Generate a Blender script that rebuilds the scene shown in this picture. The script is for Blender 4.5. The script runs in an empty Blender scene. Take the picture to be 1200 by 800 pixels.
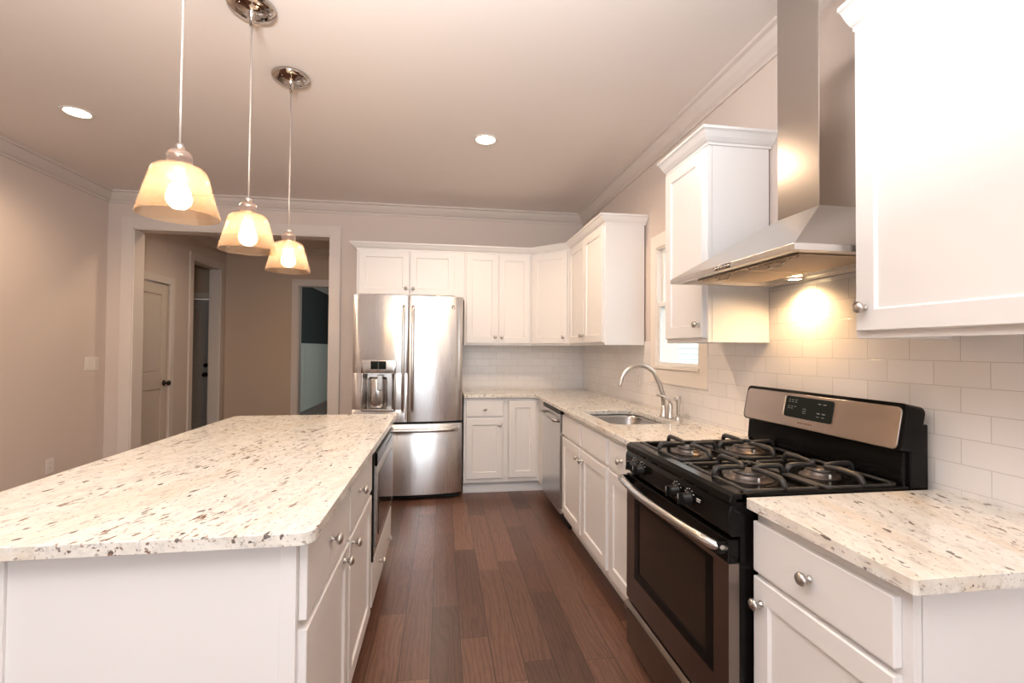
import bpy, bmesh, math, random
from mathutils import Vector, Matrix
random.seed(7)
S = bpy.context.scene
COL = S.collection
PI = math.pi

# ------------------------------------------------------------------ camera
def make_camera():
    cam = bpy.data.cameras.new('camera')
    cam.sensor_width = 36.0
    cam.lens = 36.0 * 546.139 / 1200.0
    cam.clip_start = 0.05
    o = bpy.data.objects.new('camera', cam)
    COL.objects.link(o)
    a, b, r = math.radians(8.5), math.radians(0.965), math.radians(0.407)
    F = Vector((math.sin(a) * math.cos(b), math.cos(a) * math.cos(b), math.sin(b)))
    R = Vector((math.cos(a), -math.sin(a), 0))
    U = R.cross(F)
    R2 = R * math.cos(r) + U * math.sin(r)
    U2 = -R * math.sin(r) + U * math.cos(r)
    m = Matrix((R2, U2, -F)).transposed().to_4x4()
    m.translation = Vector((-1.512, -4.915, 1.333))
    o.matrix_world = m
    S.camera = o
make_camera()

# ------------------------------------------------------------------ view, world, lights
S.view_settings.view_transform = 'Standard'
S.view_settings.look = 'None'
S.view_settings.gamma = 1.0
S.view_settings.use_curve_mapping = False
S.view_settings.exposure = 0.32
try:
    S.cycles.use_denoising = True
    S.cycles.max_bounces = 8
    S.cycles.diffuse_bounces = 5
    S.cycles.glossy_bounces = 4
    S.cycles.transparent_max_bounces = 12
    S.cycles.caustics_reflective = False
    S.cycles.caustics_refractive = False
    S.cycles.sample_clamp_indirect = 6.0
except Exception:
    pass

w = bpy.data.worlds.new('world')
S.world = w
w.use_nodes = True
wn = w.node_tree
wn.nodes['Background'].inputs['Color'].default_value = (0.93, 0.97, 1.0, 1)
wn.nodes['Background'].inputs['Strength'].default_value = 2.2

def area_light(name, loc, size, size_y, power, color, target, shape='RECTANGLE'):
    l = bpy.data.lights.new(name, 'AREA')
    l.shape = shape
    l.size = size
    l.size_y = size_y
    l.energy = power
    l.color = color
    o = bpy.data.objects.new(name, l)
    COL.objects.link(o)
    o.location = loc
    d = Vector(target) - Vector(loc)
    o.rotation_euler = d.to_track_quat('-Z', 'Y').to_euler()
    return o

# light bounced down from the ceiling of the room behind the camera, and its glow on the ceiling
area_light('ceiling_bounce', (-2.05, -4.95, 2.76), 1.6, 1.5, 28, (0.985, 0.985, 1.0), (-2.0, -4.2, 0.0))
area_light('flash_up', (-1.9, -4.75, 1.95), 0.35, 0.35, 98, (1.0, 0.98, 0.98), (-1.85, -4.55, 2.8))
sun = bpy.data.lights.new('sun', 'SUN')
sun.energy = 5.0; sun.angle = math.radians(2)
so_ = bpy.data.objects.new('sun', sun); COL.objects.link(so_)
so_.rotation_euler = Vector((1.0, 0.25, -0.9)).to_track_quat('-Z', 'Y').to_euler()
# den daylight, plus a soft fill added at the unseen rear opening
area_light('den_daylight', (-1.0, 5.5, 1.7), 1.6, 1.4, 22, (0.93, 1.0, 0.94), (-4.4, 5.5, 1.0))
area_light('rear_fill', (-1.75, -8.9, 1.4), 3.1, 2.5, 28, (0.90, 0.96, 1.0), (-2.2, -3.0, 1.2))

# ------------------------------------------------------------------ materials
def new_mat(name):
    m = bpy.data.materials.new(name)
    m.use_nodes = True
    nt = m.node_tree
    return m, nt, nt.nodes['Principled BSDF']

def N(nt, typ, **kw):
    n = nt.nodes.new(typ)
    for k, v in kw.items():
        setattr(n, k, v)
    return n

def paint(name, col, rough=0.5, metal=0.0, bump=0.0, bscale=200.0, spec=0.5, coat=0.0, vary=0.0):
    m, nt, b = new_mat(name)
    b.inputs['Base Color'].default_value = (*col, 1)
    b.inputs['Roughness'].default_value = rough
    b.inputs['Metallic'].default_value = metal
    b.inputs['Specular IOR Level'].default_value = spec
    b.inputs['Coat Weight'].default_value = coat
    tc = N(nt, 'ShaderNodeTexCoord')
    nz = N(nt, 'ShaderNodeTexNoise')
    nz.inputs['Scale'].default_value = bscale
    nz.inputs['Detail'].default_value = 3
    nt.links.new(tc.outputs['Object'], nz.inputs['Vector'])
    if bump > 0:
        bp = N(nt, 'ShaderNodeBump')
        bp.inputs['Strength'].default_value = bump
        bp.inputs['Distance'].default_value = 0.002
        nt.links.new(nz.outputs['Fac'], bp.inputs['Height'])
        nt.links.new(bp.outputs['Normal'], b.inputs['Normal'])
    # faint wear in the gloss
    mr = N(nt, 'ShaderNodeMapRange')
    mr.inputs['To Min'].default_value = max(0.02, rough - 0.04)
    mr.inputs['To Max'].default_value = min(1, rough + 0.04)
    nt.links.new(nz.outputs['Fac'], mr.inputs['Value'])
    nt.links.new(mr.outputs['Result'], b.inputs['Roughness'])
    return m

def emit(name, col, strength):
    m = bpy.data.materials.new(name)
    m.use_nodes = True
    nt = m.node_tree
    nt.nodes.clear()
    e = N(nt, 'ShaderNodeEmission')
    e.inputs['Color'].default_value = (*col, 1)
    e.inputs['Strength'].default_value = strength
    o = N(nt, 'ShaderNodeOutputMaterial')
    nt.links.new(e.outputs[0], o.inputs['Surface'])
    return m

def ramp(nt, stops):
    r = N(nt, 'ShaderNodeValToRGB')
    el = r.color_ramp.elements
    while len(el) < len(stops):
        el.new(0.5)
    for e, (p, c) in zip(el, stops):
        e.position = p
        e.color = (*c, 1) if len(c) == 3 else c
    return r

def granite(name):
    m, nt, b = new_mat(name)
    L = nt.links
    tc = N(nt, 'ShaderNodeTexCoord')
    mp = N(nt, 'ShaderNodeMapping')
    mp.inputs['Rotation'].default_value = (0, 0, math.radians(14))
    L.new(tc.outputs['Object'], mp.inputs['Vector'])
    def stretched(sx, sy, sz):
        v = N(nt, 'ShaderNodeVectorMath', operation='MULTIPLY')
        v.inputs[1].default_value = (sx, sy, sz)
        L.new(mp.outputs['Vector'], v.inputs[0])
        return v.outputs['Vector']
    def noise(vec, scale, detail=4, rough=0.6, dist=0.0):
        n = N(nt, 'ShaderNodeTexNoise')
        n.inputs['Scale'].default_value = scale
        n.inputs['Detail'].default_value = detail
        n.inputs['Roughness'].default_value = rough
        n.inputs['Distortion'].default_value = dist
        L.new(vec, n.inputs['Vector'])
        return n.outputs['Fac']
    def mix(fac, a, bcol):
        x = N(nt, 'ShaderNodeMix', data_type='RGBA')
        L.new(fac, x.inputs['Factor'])
        if isinstance(a, tuple):
            x.inputs['A'].default_value = (*a, 1)
        else:
            L.new(a, x.inputs['A'])
        x.inputs['B'].default_value = (*bcol, 1)
        return x.outputs['Result']
    def thr(fac, lo, hi, top=1.0):
        r = N(nt, 'ShaderNodeMapRange')
        r.inputs['From Min'].default_value = lo
        r.inputs['From Max'].default_value = hi
        r.inputs['To Max'].default_value = top
        L.new(fac, r.inputs['Value'])
        return r.outputs['Result']
    def mul(a, c):
        x = N(nt, 'ShaderNodeMath', operation='MULTIPLY')
        L.new(a, x.inputs[0]); L.new(c, x.inputs[1])
        return x.outputs[0]
    s1 = stretched(1.0, 0.42, 1.0)
    s2 = stretched(1.0, 0.22, 1.0)
    s3 = stretched(1.0, 0.30, 1.0)
    base = mix(thr(noise(s1, 22, 5, 0.65), 0.42, 0.70), (0.78, 0.75, 0.69), (0.66, 0.62, 0.555))
    # pale grey crystals
    base = mix(thr(noise(s1, 60, 3, 0.6), 0.54, 0.68, 0.7), base, (0.52, 0.50, 0.475))
    # golden drifts along the grain
    drift = noise(s2, 4.5, 5, 0.65, 0.8)
    base = mix(thr(drift, 0.54, 0.72, 0.55), base, (0.66, 0.52, 0.36))
    # grey-brown clouds
    base = mix(thr(noise(s3, 9, 5, 0.7), 0.60, 0.74, 0.65), base, (0.47, 0.42, 0.37))
    # dark flecks gathered in bands, small and drawn out along the grain
    band = thr(noise(s2, 5.5, 4, 0.65, 0.8), 0.42, 0.58)
    fleck = thr(noise(s3, 66, 3, 0.6), 0.59, 0.64)
    base = mix(mul(fleck, band), base, (0.22, 0.14, 0.10))
    fleck3 = thr(noise(s1, 52, 2, 0.5), 0.665, 0.70, 0.9)
    base = mix(fleck3, base, (0.10, 0.075, 0.065))
    fleck2 = thr(noise(stretched(1.0, 0.6, 1.0), 105, 2, 0.5), 0.64, 0.70, 0.75)
    base = mix(fleck2, base, (0.20, 0.17, 0.15))
    L.new(base, b.inputs['Base Color'])
    b.inputs['Roughness'].default_value = 0.13
    b.inputs['Specular IOR Level'].default_value = 0.45
    return m

def wood_floor(name):
    m, nt, b = new_mat(name)
    L = nt.links
    tc = N(nt, 'ShaderNodeTexCoord')
    sep = N(nt, 'ShaderNodeSeparateXYZ')
    L.new(tc.outputs['Object'], sep.inputs[0])
    ax = N(nt, 'ShaderNodeMath', operation='ADD'); ax.inputs[1].default_value = 1.68 + 0.131 * 60
    L.new(sep.outputs['X'], ax.inputs[0])
    dv = N(nt, 'ShaderNodeMath', operation='DIVIDE'); dv.inputs[1].default_value = 0.131
    L.new(ax.outputs[0], dv.inputs[0])
    row = N(nt, 'ShaderNodeMath', operation='FLOOR'); L.new(dv.outputs[0], row.inputs[0])
    wn_ = N(nt, 'ShaderNodeTexWhiteNoise', noise_dimensions='1D'); L.new(row.outputs[0], wn_.inputs['W'])
    sh = N(nt, 'ShaderNodeMath', operation='MULTIPLY_ADD'); sh.inputs[1].default_value = 1.9
    L.new(wn_.outputs['Value'], sh.inputs[0]); L.new(sep.outputs['Y'], sh.inputs[2])
    ylen = N(nt, 'ShaderNodeMath', operation='DIVIDE'); ylen.inputs[1].default_value = 0.95
    L.new(sh.outputs[0], ylen.inputs[0])
    pidx = N(nt, 'ShaderNodeMath', operation='FLOOR'); L.new(ylen.outputs[0], pidx.inputs[0])
    cell = N(nt, 'ShaderNodeCombineXYZ'); L.new(row.outputs[0], cell.inputs[0]); L.new(pidx.outputs[0], cell.inputs[1])
    wn2 = N(nt, 'ShaderNodeTexWhiteNoise', noise_dimensions='3D'); L.new(cell.outputs[0], wn2.inputs['Vector'])
    # grain, different on each plank
    off = N(nt, 'ShaderNodeVectorMath', operation='SCALE'); off.inputs['Scale'].default_value = 37.0
    L.new(wn2.outputs['Color'], off.inputs[0])
    ad = N(nt, 'ShaderNodeVectorMath', operation='ADD'); L.new(tc.outputs['Object'], ad.inputs[0]); L.new(off.outputs[0], ad.inputs[1])
    st = N(nt, 'ShaderNodeVectorMath', operation='MULTIPLY'); st.inputs[1].default_value = (1.0, 0.13, 1.0)
    L.new(ad.outputs[0], st.inputs[0])
    warp = N(nt, 'ShaderNodeTexNoise'); warp.inputs['Scale'].default_value = 9.0; warp.inputs['Detail'].default_value = 2
    L.new(st.outputs[0], warp.inputs['Vector'])
    wm = N(nt, 'ShaderNodeVectorMath', operation='SCALE'); wm.inputs['Scale'].default_value = 0.16
    L.new(warp.outputs['Color'], wm.inputs[0])
    a2 = N(nt, 'ShaderNodeVectorMath', operation='ADD'); L.new(st.outputs[0], a2.inputs[0]); L.new(wm.outputs[0], a2.inputs[1])
    wave = N(nt, 'ShaderNodeTexWave', wave_type='BANDS', bands_direction='X')
    wave.inputs['Scale'].default_value = 14.0; wave.inputs['Distortion'].default_value = 3.0
    wave.inputs['Detail'].default_value = 3.0; wave.inputs['Detail Scale'].default_value = 2.0
    L.new(a2.outputs[0], wave.inputs['Vector'])
    fine = N(nt, 'ShaderNodeTexNoise'); fine.inputs['Scale'].default_value = 140; fine.inputs['Detail'].default_value = 3
    L.new(st.outputs[0], fine.inputs['Vector'])
    r1 = ramp(nt, [(0.0, (0.078, 0.038, 0.026)), (0.3, (0.125, 0.061, 0.041)), (0.7, (0.160, 0.079, 0.053)), (1.0, (0.215, 0.112, 0.076))])
    L.new(wn2.outputs['Value'], r1.inputs['Fac'])
    g = ramp(nt, [(0.0, (0.48, 0.46, 0.45)), (0.30, (0.86, 0.85, 0.84)), (1.0, (1.08, 1.08, 1.08))])
    L.new(wave.outputs['Fac'], g.inputs['Fac'])
    mx = N(nt, 'ShaderNodeMix', data_type='RGBA', blend_type='MULTIPLY'); mx.inputs['Factor'].default_value = 0.5
    L.new(r1.outputs['Color'], mx.inputs['A']); L.new(g.outputs['Color'], mx.inputs['B'])
    g2 = ramp(nt, [(0.3, (0.75, 0.75, 0.75)), (0.7, (1.15, 1.15, 1.15))])
    L.new(fine.outputs['Fac'], g2.inputs['Fac'])
    mx2 = N(nt, 'ShaderNodeMix', data_type='RGBA', blend_type='MULTIPLY'); mx2.inputs['Factor'].default_value = 0.7
    L.new(mx.outputs['Result'], mx2.inputs['A']); L.new(g2.outputs['Color'], mx2.inputs['B'])
    # seams
    def seam(src, width):
        fr = N(nt, 'ShaderNodeMath', operation='FRACT'); L.new(src, fr.inputs[0])
        pp = N(nt, 'ShaderNodeMath', operation='PINGPONG'); pp.inputs[1].default_value = 0.5; L.new(fr.outputs[0], pp.inputs[0])
        lt = N(nt, 'ShaderNodeMath', operation='LESS_THAN'); lt.inputs[1].default_value = width; L.new(pp.outputs[0], lt.inputs[0])
        return lt.outputs[0]
    sm = N(nt, 'ShaderNodeMath', operation='MAXIMUM')
    L.new(seam(dv.outputs[0], 0.013), sm.inputs[0]); L.new(seam(ylen.outputs[0], 0.0013), sm.inputs[1])
    mx3 = N(nt, 'ShaderNodeMix', data_type='RGBA'); L.new(sm.outputs[0], mx3.inputs['Factor'])
    L.new(mx2.outputs['Result'], mx3.inputs['A']); mx3.inputs['B'].default_value = (0.022, 0.012, 0.009, 1)
    L.new(mx3.outputs['Result'], b.inputs['Base Color'])
    b.inputs['Roughness'].default_value = 0.30
    b.inputs['Specular IOR Level'].default_value = 0.4
    bp = N(nt, 'ShaderNodeBump'); bp.inputs['Strength'].default_value = 0.25; bp.inputs['Distance'].default_value = 0.002; bp.invert = True
    L.new(sm.outputs[0], bp.inputs['Height']); L.new(bp.outputs['Normal'], b.inputs['Normal'])
    return m

def tile(name, axis, u0):
    """3x6 white subway tile; axis = horizontal world axis of the wall"""
    m, nt, b = new_mat(name)
    L = nt.links
    tc = N(nt, 'ShaderNodeTexCoord')
    sep = N(nt, 'ShaderNodeSeparateXYZ'); L.new(tc.outputs['Object'], sep.inputs[0])
    cb = N(nt, 'ShaderNodeCombineXYZ')
    au = N(nt, 'ShaderNodeMath', operation='ADD'); au.inputs[1].default_value = u0 + 0.152 * 60
    av = N(nt, 'ShaderNodeMath', operation='ADD'); av.inputs[1].default_value = -1.307 + 0.0755 * 60
    L.new(sep.outputs[axis], au.inputs[0]); L.new(sep.outputs['Z'], av.inputs[0])
    L.new(au.outputs[0], cb.inputs[0]); L.new(av.outputs[0], cb.inputs[1])
    br = N(nt, 'ShaderNodeTexBrick')
    br.offset = 0.5; br.offset_frequency = 2; br.squash = 1.0
    br.inputs['Scale'].default_value = 1.0
    br.inputs['Brick Width'].default_value = 0.152
    br.inputs['Row Height'].default_value = 0.0755
    br.inputs['Mortar Size'].default_value = 0.0011
    br.inputs['Mortar Smooth'].default_value = 0.3
    br.inputs['Bias'].default_value = 0.0
    br.inputs['Color1'].default_value = (0.80, 0.775, 0.765, 1)
    br.inputs['Color2'].default_value = (0.76, 0.735, 0.725, 1)
    br.inputs['Mortar'].default_value = (0.55, 0.51, 0.48, 1)
    L.new(cb.outputs[0], br.inputs['Vector'])
    L.new(br.outputs['Color'], b.inputs['Base Color'])
    b.inputs['Roughness'].default_value = 0.22
    bp = N(nt, 'ShaderNodeBump'); bp.inputs['Strength'].default_value = 0.5; bp.inputs['Distance'].default_value = 0.002; bp.invert = True
    L.new(br.outputs['Fac'], bp.inputs['Height']); L.new(bp.outputs['Normal'], b.inputs['Normal'])
    return m

def steel(name, col=(0.62, 0.60, 0.58), rough=0.25, direction='Z', wavy=0.0, brush=0.06, aniso=0.2):
    m, nt, b = new_mat(name)
    L = nt.links
    b.inputs['Base Color'].default_value = (*col, 1)
    b.inputs['Metallic'].default_value = 1.0
    tc = N(nt, 'ShaderNodeTexCoord')
    st = N(nt, 'ShaderNodeVectorMath', operation='MULTIPLY')
    st.inputs[1].default_value = {'X': (1, 90, 90), 'Y': (90, 1, 90), 'Z': (90, 90, 1)}[direction]
    L.new(tc.outputs['Object'], st.inputs[0])
    nz = N(nt, 'ShaderNodeTexNoise'); nz.inputs['Scale'].default_value = 6; nz.inputs['Detail'].default_value = 2
    L.new(st.outputs[0], nz.inputs['Vector'])
    mr = N(nt, 'ShaderNodeMapRange'); mr.inputs['To Min'].default_value = rough - brush; mr.inputs['To Max'].default_value = rough + brush
    L.new(nz.outputs['Fac'], mr.inputs['Value']); L.new(mr.outputs['Result'], b.inputs['Roughness'])
    b.inputs['Anisotropic'].default_value = aniso
    if aniso > 0.5:
        b.inputs['Anisotropic Rotation'].default_value = 0.25
        tg = N(nt, 'ShaderNodeTangent', direction_type='RADIAL', axis='Z')
        L.new(tg.outputs[0], b.inputs['Tangent'])
    if wavy > 0:
        n2 = N(nt, 'ShaderNodeTexNoise'); n2.inputs['Scale'].default_value = 2.6; n2.inputs['Detail'].default_value = 1
        s2 = N(nt, 'ShaderNodeVectorMath', operation='MULTIPLY'); s2.inputs[1].default_value = (2.2, 1, 0.8)
        L.new(tc.outputs['Object'], s2.inputs[0]); L.new(s2.outputs[0], n2.inputs['Vector'])
        bp = N(nt, 'ShaderNodeBump'); bp.inputs['Strength'].default_value = wavy; bp.inputs['Distance'].default_value = 0.02
        L.new(n2.outputs['Fac'], bp.inputs['Height']); L.new(bp.outputs['Normal'], b.inputs['Normal'])
    return m

def clear_glass(name, tint, gloss=0.12, rough=0.03, facing=0.35):
    """thin glass: tinted transparency with a mirror-like sheen growing towards the edges"""
    m = bpy.data.materials.new(name)
    m.use_nodes = True
    nt = m.node_tree
    nt.nodes.clear()
    L = nt.links
    t = N(nt, 'ShaderNodeBsdfTransparent'); t.inputs['Color'].default_value = (*tint, 1)
    g = N(nt, 'ShaderNodeBsdfGlossy'); g.inputs['Roughness'].default_value = rough
    d = N(nt, 'ShaderNodeBsdfTranslucent'); d.inputs['Color'].default_value = (tint[0], tint[1] * 0.88, tint[2] * 0.92, 1)
    lw = N(nt, 'ShaderNodeLayerWeight'); lw.inputs['Blend'].default_value = facing
    mr = N(nt, 'ShaderNodeMapRange'); mr.inputs['To Min'].default_value = gloss * 0.4; mr.inputs['To Max'].default_value = min(1, gloss * 4)
    L.new(lw.outputs['Facing'], mr.inputs['Value'])
    m1 = N(nt, 'ShaderNodeMixShader'); m1.inputs[0].default_value = 0.085
    L.new(t.outputs[0], m1.inputs[1]); L.new(d.outputs[0], m1.inputs[2])
    m2 = N(nt, 'ShaderNodeMixShader')
    L.new(mr.outputs['Result'], m2.inputs[0]); L.new(m1.outputs[0], m2.inputs[1]); L.new(g.outputs[0], m2.inputs[2])
    o = N(nt, 'ShaderNodeOutputMaterial'); L.new(m2.outputs[0], o.inputs['Surface'])
    return m

M = {}
M['cab'] = paint('white_cabinet_paint', (0.80, 0.782, 0.77), 0.34, bump=0.02)
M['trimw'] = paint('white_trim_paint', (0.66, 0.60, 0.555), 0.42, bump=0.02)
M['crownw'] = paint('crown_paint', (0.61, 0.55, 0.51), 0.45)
M['wall'] = paint('taupe_wall_paint', (0.63, 0.55, 0.50), 0.75, bump=0.08, bscale=350)
M['wallr'] = M['wall']
M['hall'] = paint('tan_hall_paint', (0.54, 0.43, 0.33), 0.75, bump=0.08, bscale=350)
M['dark_wall'] = paint('charcoal_green_wall_paint', (0.035, 0.045, 0.045), 0.7)
M['ceil'] = paint('ceiling_paint', (0.76, 0.705, 0.67), 0.85, bump=0.1, bscale=300)
M['doorw'] = paint('painted_door', (0.60, 0.53, 0.46), 0.45)
M['doorg'] = paint('grey_painted_door', (0.36, 0.35, 0.34), 0.45)
M['granite'] = granite('cream_granite')
M['floor'] = wood_floor('walnut_floor')
M['tile_side'] = tile('white_subway_tile_side', 'Y', 3.752 + 0.076)
M['tile_back'] = tile('white_subway_tile_back', 'X', 0.03)
M['steel'] = steel('brushed_steel', (0.66, 0.645, 0.63), 0.26, 'X', brush=0.03)
M['steel_fridge'] = steel('fridge_steel', (0.83, 0.84, 0.86), 0.28, 'Z', wavy=0.15, brush=0.02, aniso=0.9)
M['steel_dark'] = steel('range_steel', (0.24, 0.20, 0.175), 0.30, 'X', brush=0.03)
M['steel_chimney'] = steel('chimney_steel', (0.52, 0.485, 0.455), 0.22, 'Z', brush=0.02)
M['steel_hood'] = steel('hood_steel', (0.66, 0.64, 0.62), 0.36, 'X', brush=0.03)
M['steel_sink'] = steel('sink_steel', (0.42, 0.40, 0.385), 0.30, 'Y')
M['nickel'] = paint('satin_nickel', (0.58, 0.55, 0.52), 0.30, 1.0)
M['chrome'] = paint('polished_chrome', (0.55, 0.50, 0.46), 0.08, 1.0)
M['cord'] = paint('pale_cable', (0.52, 0.46, 0.42), 0.35, 0.5)
M['black'] = paint('black_enamel', (0.005, 0.0045, 0.004), 0.14, spec=0.14)
M['blackm'] = paint('black_plastic', (0.008, 0.0075, 0.007), 0.38, spec=0.2)
M['iron'] = paint('cast_iron', (0.020, 0.018, 0.017), 0.42, bump=0.25, bscale=500)
M['cap'] = paint('burner_cap_enamel', (0.06, 0.05, 0.045), 0.35)
M['alum'] = paint('burner_aluminium', (0.12, 0.10, 0.09), 0.42, 0.8)
M['ovenglass'] = paint('oven_window_glass', (0.020, 0.014, 0.010), 0.08, spec=0.3)
M['display'] = paint('black_glass_display', (0.006, 0.009, 0.007), 0.45, spec=0.15)
M['mark'] = paint('pale_lettering', (0.55, 0.56, 0.55), 0.5)
M['markdim'] = paint('dim_lettering', (0.20, 0.21, 0.20), 0.5)
M['bronze'] = paint('oil_rubbed_bronze', (0.018, 0.012, 0.009), 0.3, 0.6)
M['plastic'] = paint('white_plastic', (0.74, 0.70, 0.67), 0.35)
M['frame_tan'] = paint('window_casing_paint', (0.82, 0.755, 0.69), 0.4)
M['vinyl'] = paint('white_vinyl_sash', (0.82, 0.82, 0.80), 0.35)
M['pane'] = clear_glass('window_pane', (0.97, 0.99, 0.98), 0.04)
M['shade'] = clear_glass('amber_shade_glass', (1.0, 0.89, 0.74), 0.08, 0.05, 0.45)
M['ball'] = clear_glass('clear_neck_glass', (0.98, 0.92, 0.90), 0.16, 0.03, 0.5)
M['bulb'] = emit('glowing_bulb', (1.0, 0.78, 0.52), 75.0)
M['can_glow'] = emit('recessed_lens_glow', (1.0, 0.80, 0.56), 14.0)
M['hood_glow'] = emit('hood_lamp_glow', (1.0, 0.72, 0.40), 30.0)
M['siding'] = paint('pale_green_siding', (0.50, 0.60, 0.56), 0.8)
M['brick'] = paint('pale_brick', (0.62, 0.58, 0.52), 0.85)
M['filter'] = steel('grease_filter_mesh', (0.50, 0.42, 0.34), 0.35, 'Y')

# ------------------------------------------------------------------ mesh building
class MB:
    def __init__(s):
        s.bm = bmesh.new()
    def face(s, vs, smooth=False):
        try:
            f = s.bm.faces.new(vs)
            f.smooth = smooth
            return f
        except ValueError:
            return None
    def box(s, x0, x1, y0, y1, z0, z1):
        v = [s.bm.verts.new((x, y, z)) for z in (z0, z1) for y in (y0, y1) for x in (x0, x1)]
        for q in ((0, 2, 3, 1), (4, 5, 7, 6), (0, 1, 5, 4), (2, 6, 7, 3), (0, 4, 6, 2), (1, 3, 7, 5)):
            s.face([v[i] for i in q])
        return s
    def prism(s, poly, axis, a0, a1, smooth=False):
        def P(a, u, v):
            return {'x': (a, u, v), 'y': (u, a, v), 'z': (u, v, a)}[axis]
        A = [s.bm.verts.new(P(a0, u, v)) for u, v in poly]
        B = [s.bm.verts.new(P(a1, u, v)) for u, v in poly]
        n = len(poly)
        for i in range(n):
            s.face([A[i], A[(i + 1) % n], B[(i + 1) % n], B[i]], smooth)
        s.face(A[::-1]); s.face(B)
        return s
    def hull(s, pts_a, pts_b):
        """loft between two loops of the same length"""
        A = [s.bm.verts.new(p) for p in pts_a]
        B = [s.bm.verts.new(p) for p in pts_b]
        n = len(A)
        for i in range(n):
            s.face([A[i], A[(i + 1) % n], B[(i + 1) % n], B[i]])
        s.face(A[::-1]); s.face(B)
        return s
    def lathe(s, prof, c=(0, 0, 0), axis='z', seg=24, smooth=True):
        """prof: (radius, distance along axis)"""
        c = Vector(c)
        def P(r, t, a):
            ca, sa = r * math.cos(a), r * math.sin(a)
            if axis == 'z': return c + Vector((ca, sa, t))
            if axis == '-y': return c + Vector((ca, -t, sa))
            if axis == 'y': return c + Vector((ca, t, -sa))
            if axis == 'x': return c + Vector((t, ca, sa))
            if axis == '-x': return c + Vector((-t, -ca, sa))
        rings = []
        for r, t in prof:
            if r < 1e-6:
                rings.append([s.bm.verts.new(P(0, t, 0))])
            else:
                rings.append([s.bm.verts.new(P(r, t, 2 * PI * k / seg)) for k in range(seg)])
        for A, B in zip(rings, rings[1:]):
            for k in range(seg):
                k2 = (k + 1) % seg
                if len(A) == 1 and len(B) == 1: continue
                if len(A) == 1: s.face([A[0], B[k2], B[k]], smooth)
                elif len(B) == 1: s.face([A[k], A[k2], B[0]], smooth)
                else: s.face([A[k], A[k2], B[k2], B[k]], smooth)
        return s
    def tube(s, pts, r, seg=10, smooth=True, flat=1.0):
        pts = [Vector(p) for p in pts]
        rr = r if isinstance(r, (list, tuple)) else [r] * len(pts)
        t0 = (pts[1] - pts[0]).normalized()
        up = Vector((0, 0, 1)) if abs(t0.z) < 0.9 else Vector((0, 1, 0))
        n = t0.cross(up).normalized()
        rings = []
        for i, p in enumerate(pts):
            if i == 0: t = t0
            elif i == len(pts) - 1: t = (pts[i] - pts[i - 1]).normalized()
            else: t = ((pts[i + 1] - p).normalized() + (p - pts[i - 1]).normalized()).normalized()
            n = (n - t * n.dot(t)).normalized()
            bno = t.cross(n)
            rings.append([s.bm.verts.new(p + n * (rr[i] * math.cos(2 * PI * k / seg)) + bno * (flat * rr[i] * math.sin(2 * PI * k / seg))) for k in range(seg)])
        for A, B in zip(rings, rings[1:]):
            for k in range(seg):
                s.face([A[k], A[(k + 1) % seg], B[(k + 1) % seg], B[k]], smooth)
        s.face(rings[0][::-1]); s.face(rings[-1])
        return s
    def shaker(s, x0, x1, z0, z1, yf, th=0.020, st=0.058, rec=0.008, slope=0.006):
        """framed door with a recessed flat panel; front faces -y at y = yf"""
        def loop(i, y):
            return [s.bm.verts.new(p) for p in ((x0 + i, y, z0 + i), (x1 - i, y, z0 + i), (x1 - i, y, z1 - i), (x0 + i, y, z1 - i))]
        e = 0.003
        loops = [loop(0, yf + th), loop(0, yf + e), loop(e, yf), loop(st, yf), loop(st + slope, yf + rec)]
        s.face(loops[0])
        for A, B in zip(loops, loops[1:]):
            for k in range(4):
                s.face([A[k], A[(k + 1) % 4], B[(k + 1) % 4], B[k]][::-1])
        s.face(loops[-1])
        return s
    def slab(s, outer, holes, z0, z1):
        """polygon with holes extruded from z0 to z1"""
        edges = []
        for lp in [outer] + holes:
            vs = [s.bm.verts.new((x, y, z1)) for x, y in lp]
            for i in range(len(vs)):
                edges.append(s.bm.edges.new((vs[i], vs[(i + 1) % len(vs)])))
        r = bmesh.ops.triangle_fill(s.bm, use_beauty=True, edges=edges)
        fs = [g for g in r['geom'] if isinstance(g, bmesh.types.BMFace)]
        ex = bmesh.ops.extrude_face_region(s.bm, geom=fs)
        for g in ex['geom']:
            if isinstance(g, bmesh.types.BMVert):
                g.co.z = z0
        return s
    def out(s, name, mat, parent=None, bevel=0.0, seg=2, label=None):
        bmesh.ops.remove_doubles(s.bm, verts=s.bm.verts, dist=1e-6)
        bmesh.ops.recalc_face_normals(s.bm, faces=s.bm.faces)
        me = bpy.data.meshes.new(name)
        s.bm.to_mesh(me)
        s.bm.free()
        me.materials.append(mat)
        o = bpy.data.objects.new(name, me)
        COL.objects.link(o)
        if parent is not None:
            o.parent = parent
        if bevel > 0:
            b = o.modifiers.new('bevel', 'BEVEL')
            b.width = bevel; b.segments = seg; b.limit_method = 'ANGLE'; b.angle_limit = math.radians(40)
            b.harden_normals = False
        if label: o['label'] = label
        return o

def thing(name, label, cat, loc=(0, 0, 0), rz=0.0, group=None):
    o = bpy.data.objects.new(name, None)
    o.empty_display_size = 0.05
    COL.objects.link(o)
    o.location = loc
    o.rotation_euler = (0, 0, math.radians(rz))
    o['label'] = label; o['category'] = cat
    if group: o['group'] = group
    return o

def tag(o, label, cat, group=None):
    o['label'] = label; o['category'] = cat
    if group: o['group'] = group
    return o

def struct(o, label=None):
    o['kind'] = 'structure'
    if label: o['label'] = label
    return o

def dup(root, loc, label, group=None):
    r = root.copy(); COL.objects.link(r); r.location = loc; r['label'] = label
    for ch in list(root.children):
        c = ch.copy(); COL.objects.link(c); c.parent = r
        for g in ch.children:
            d = g.copy(); COL.objects.link(d); d.parent = c
    return r

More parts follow.
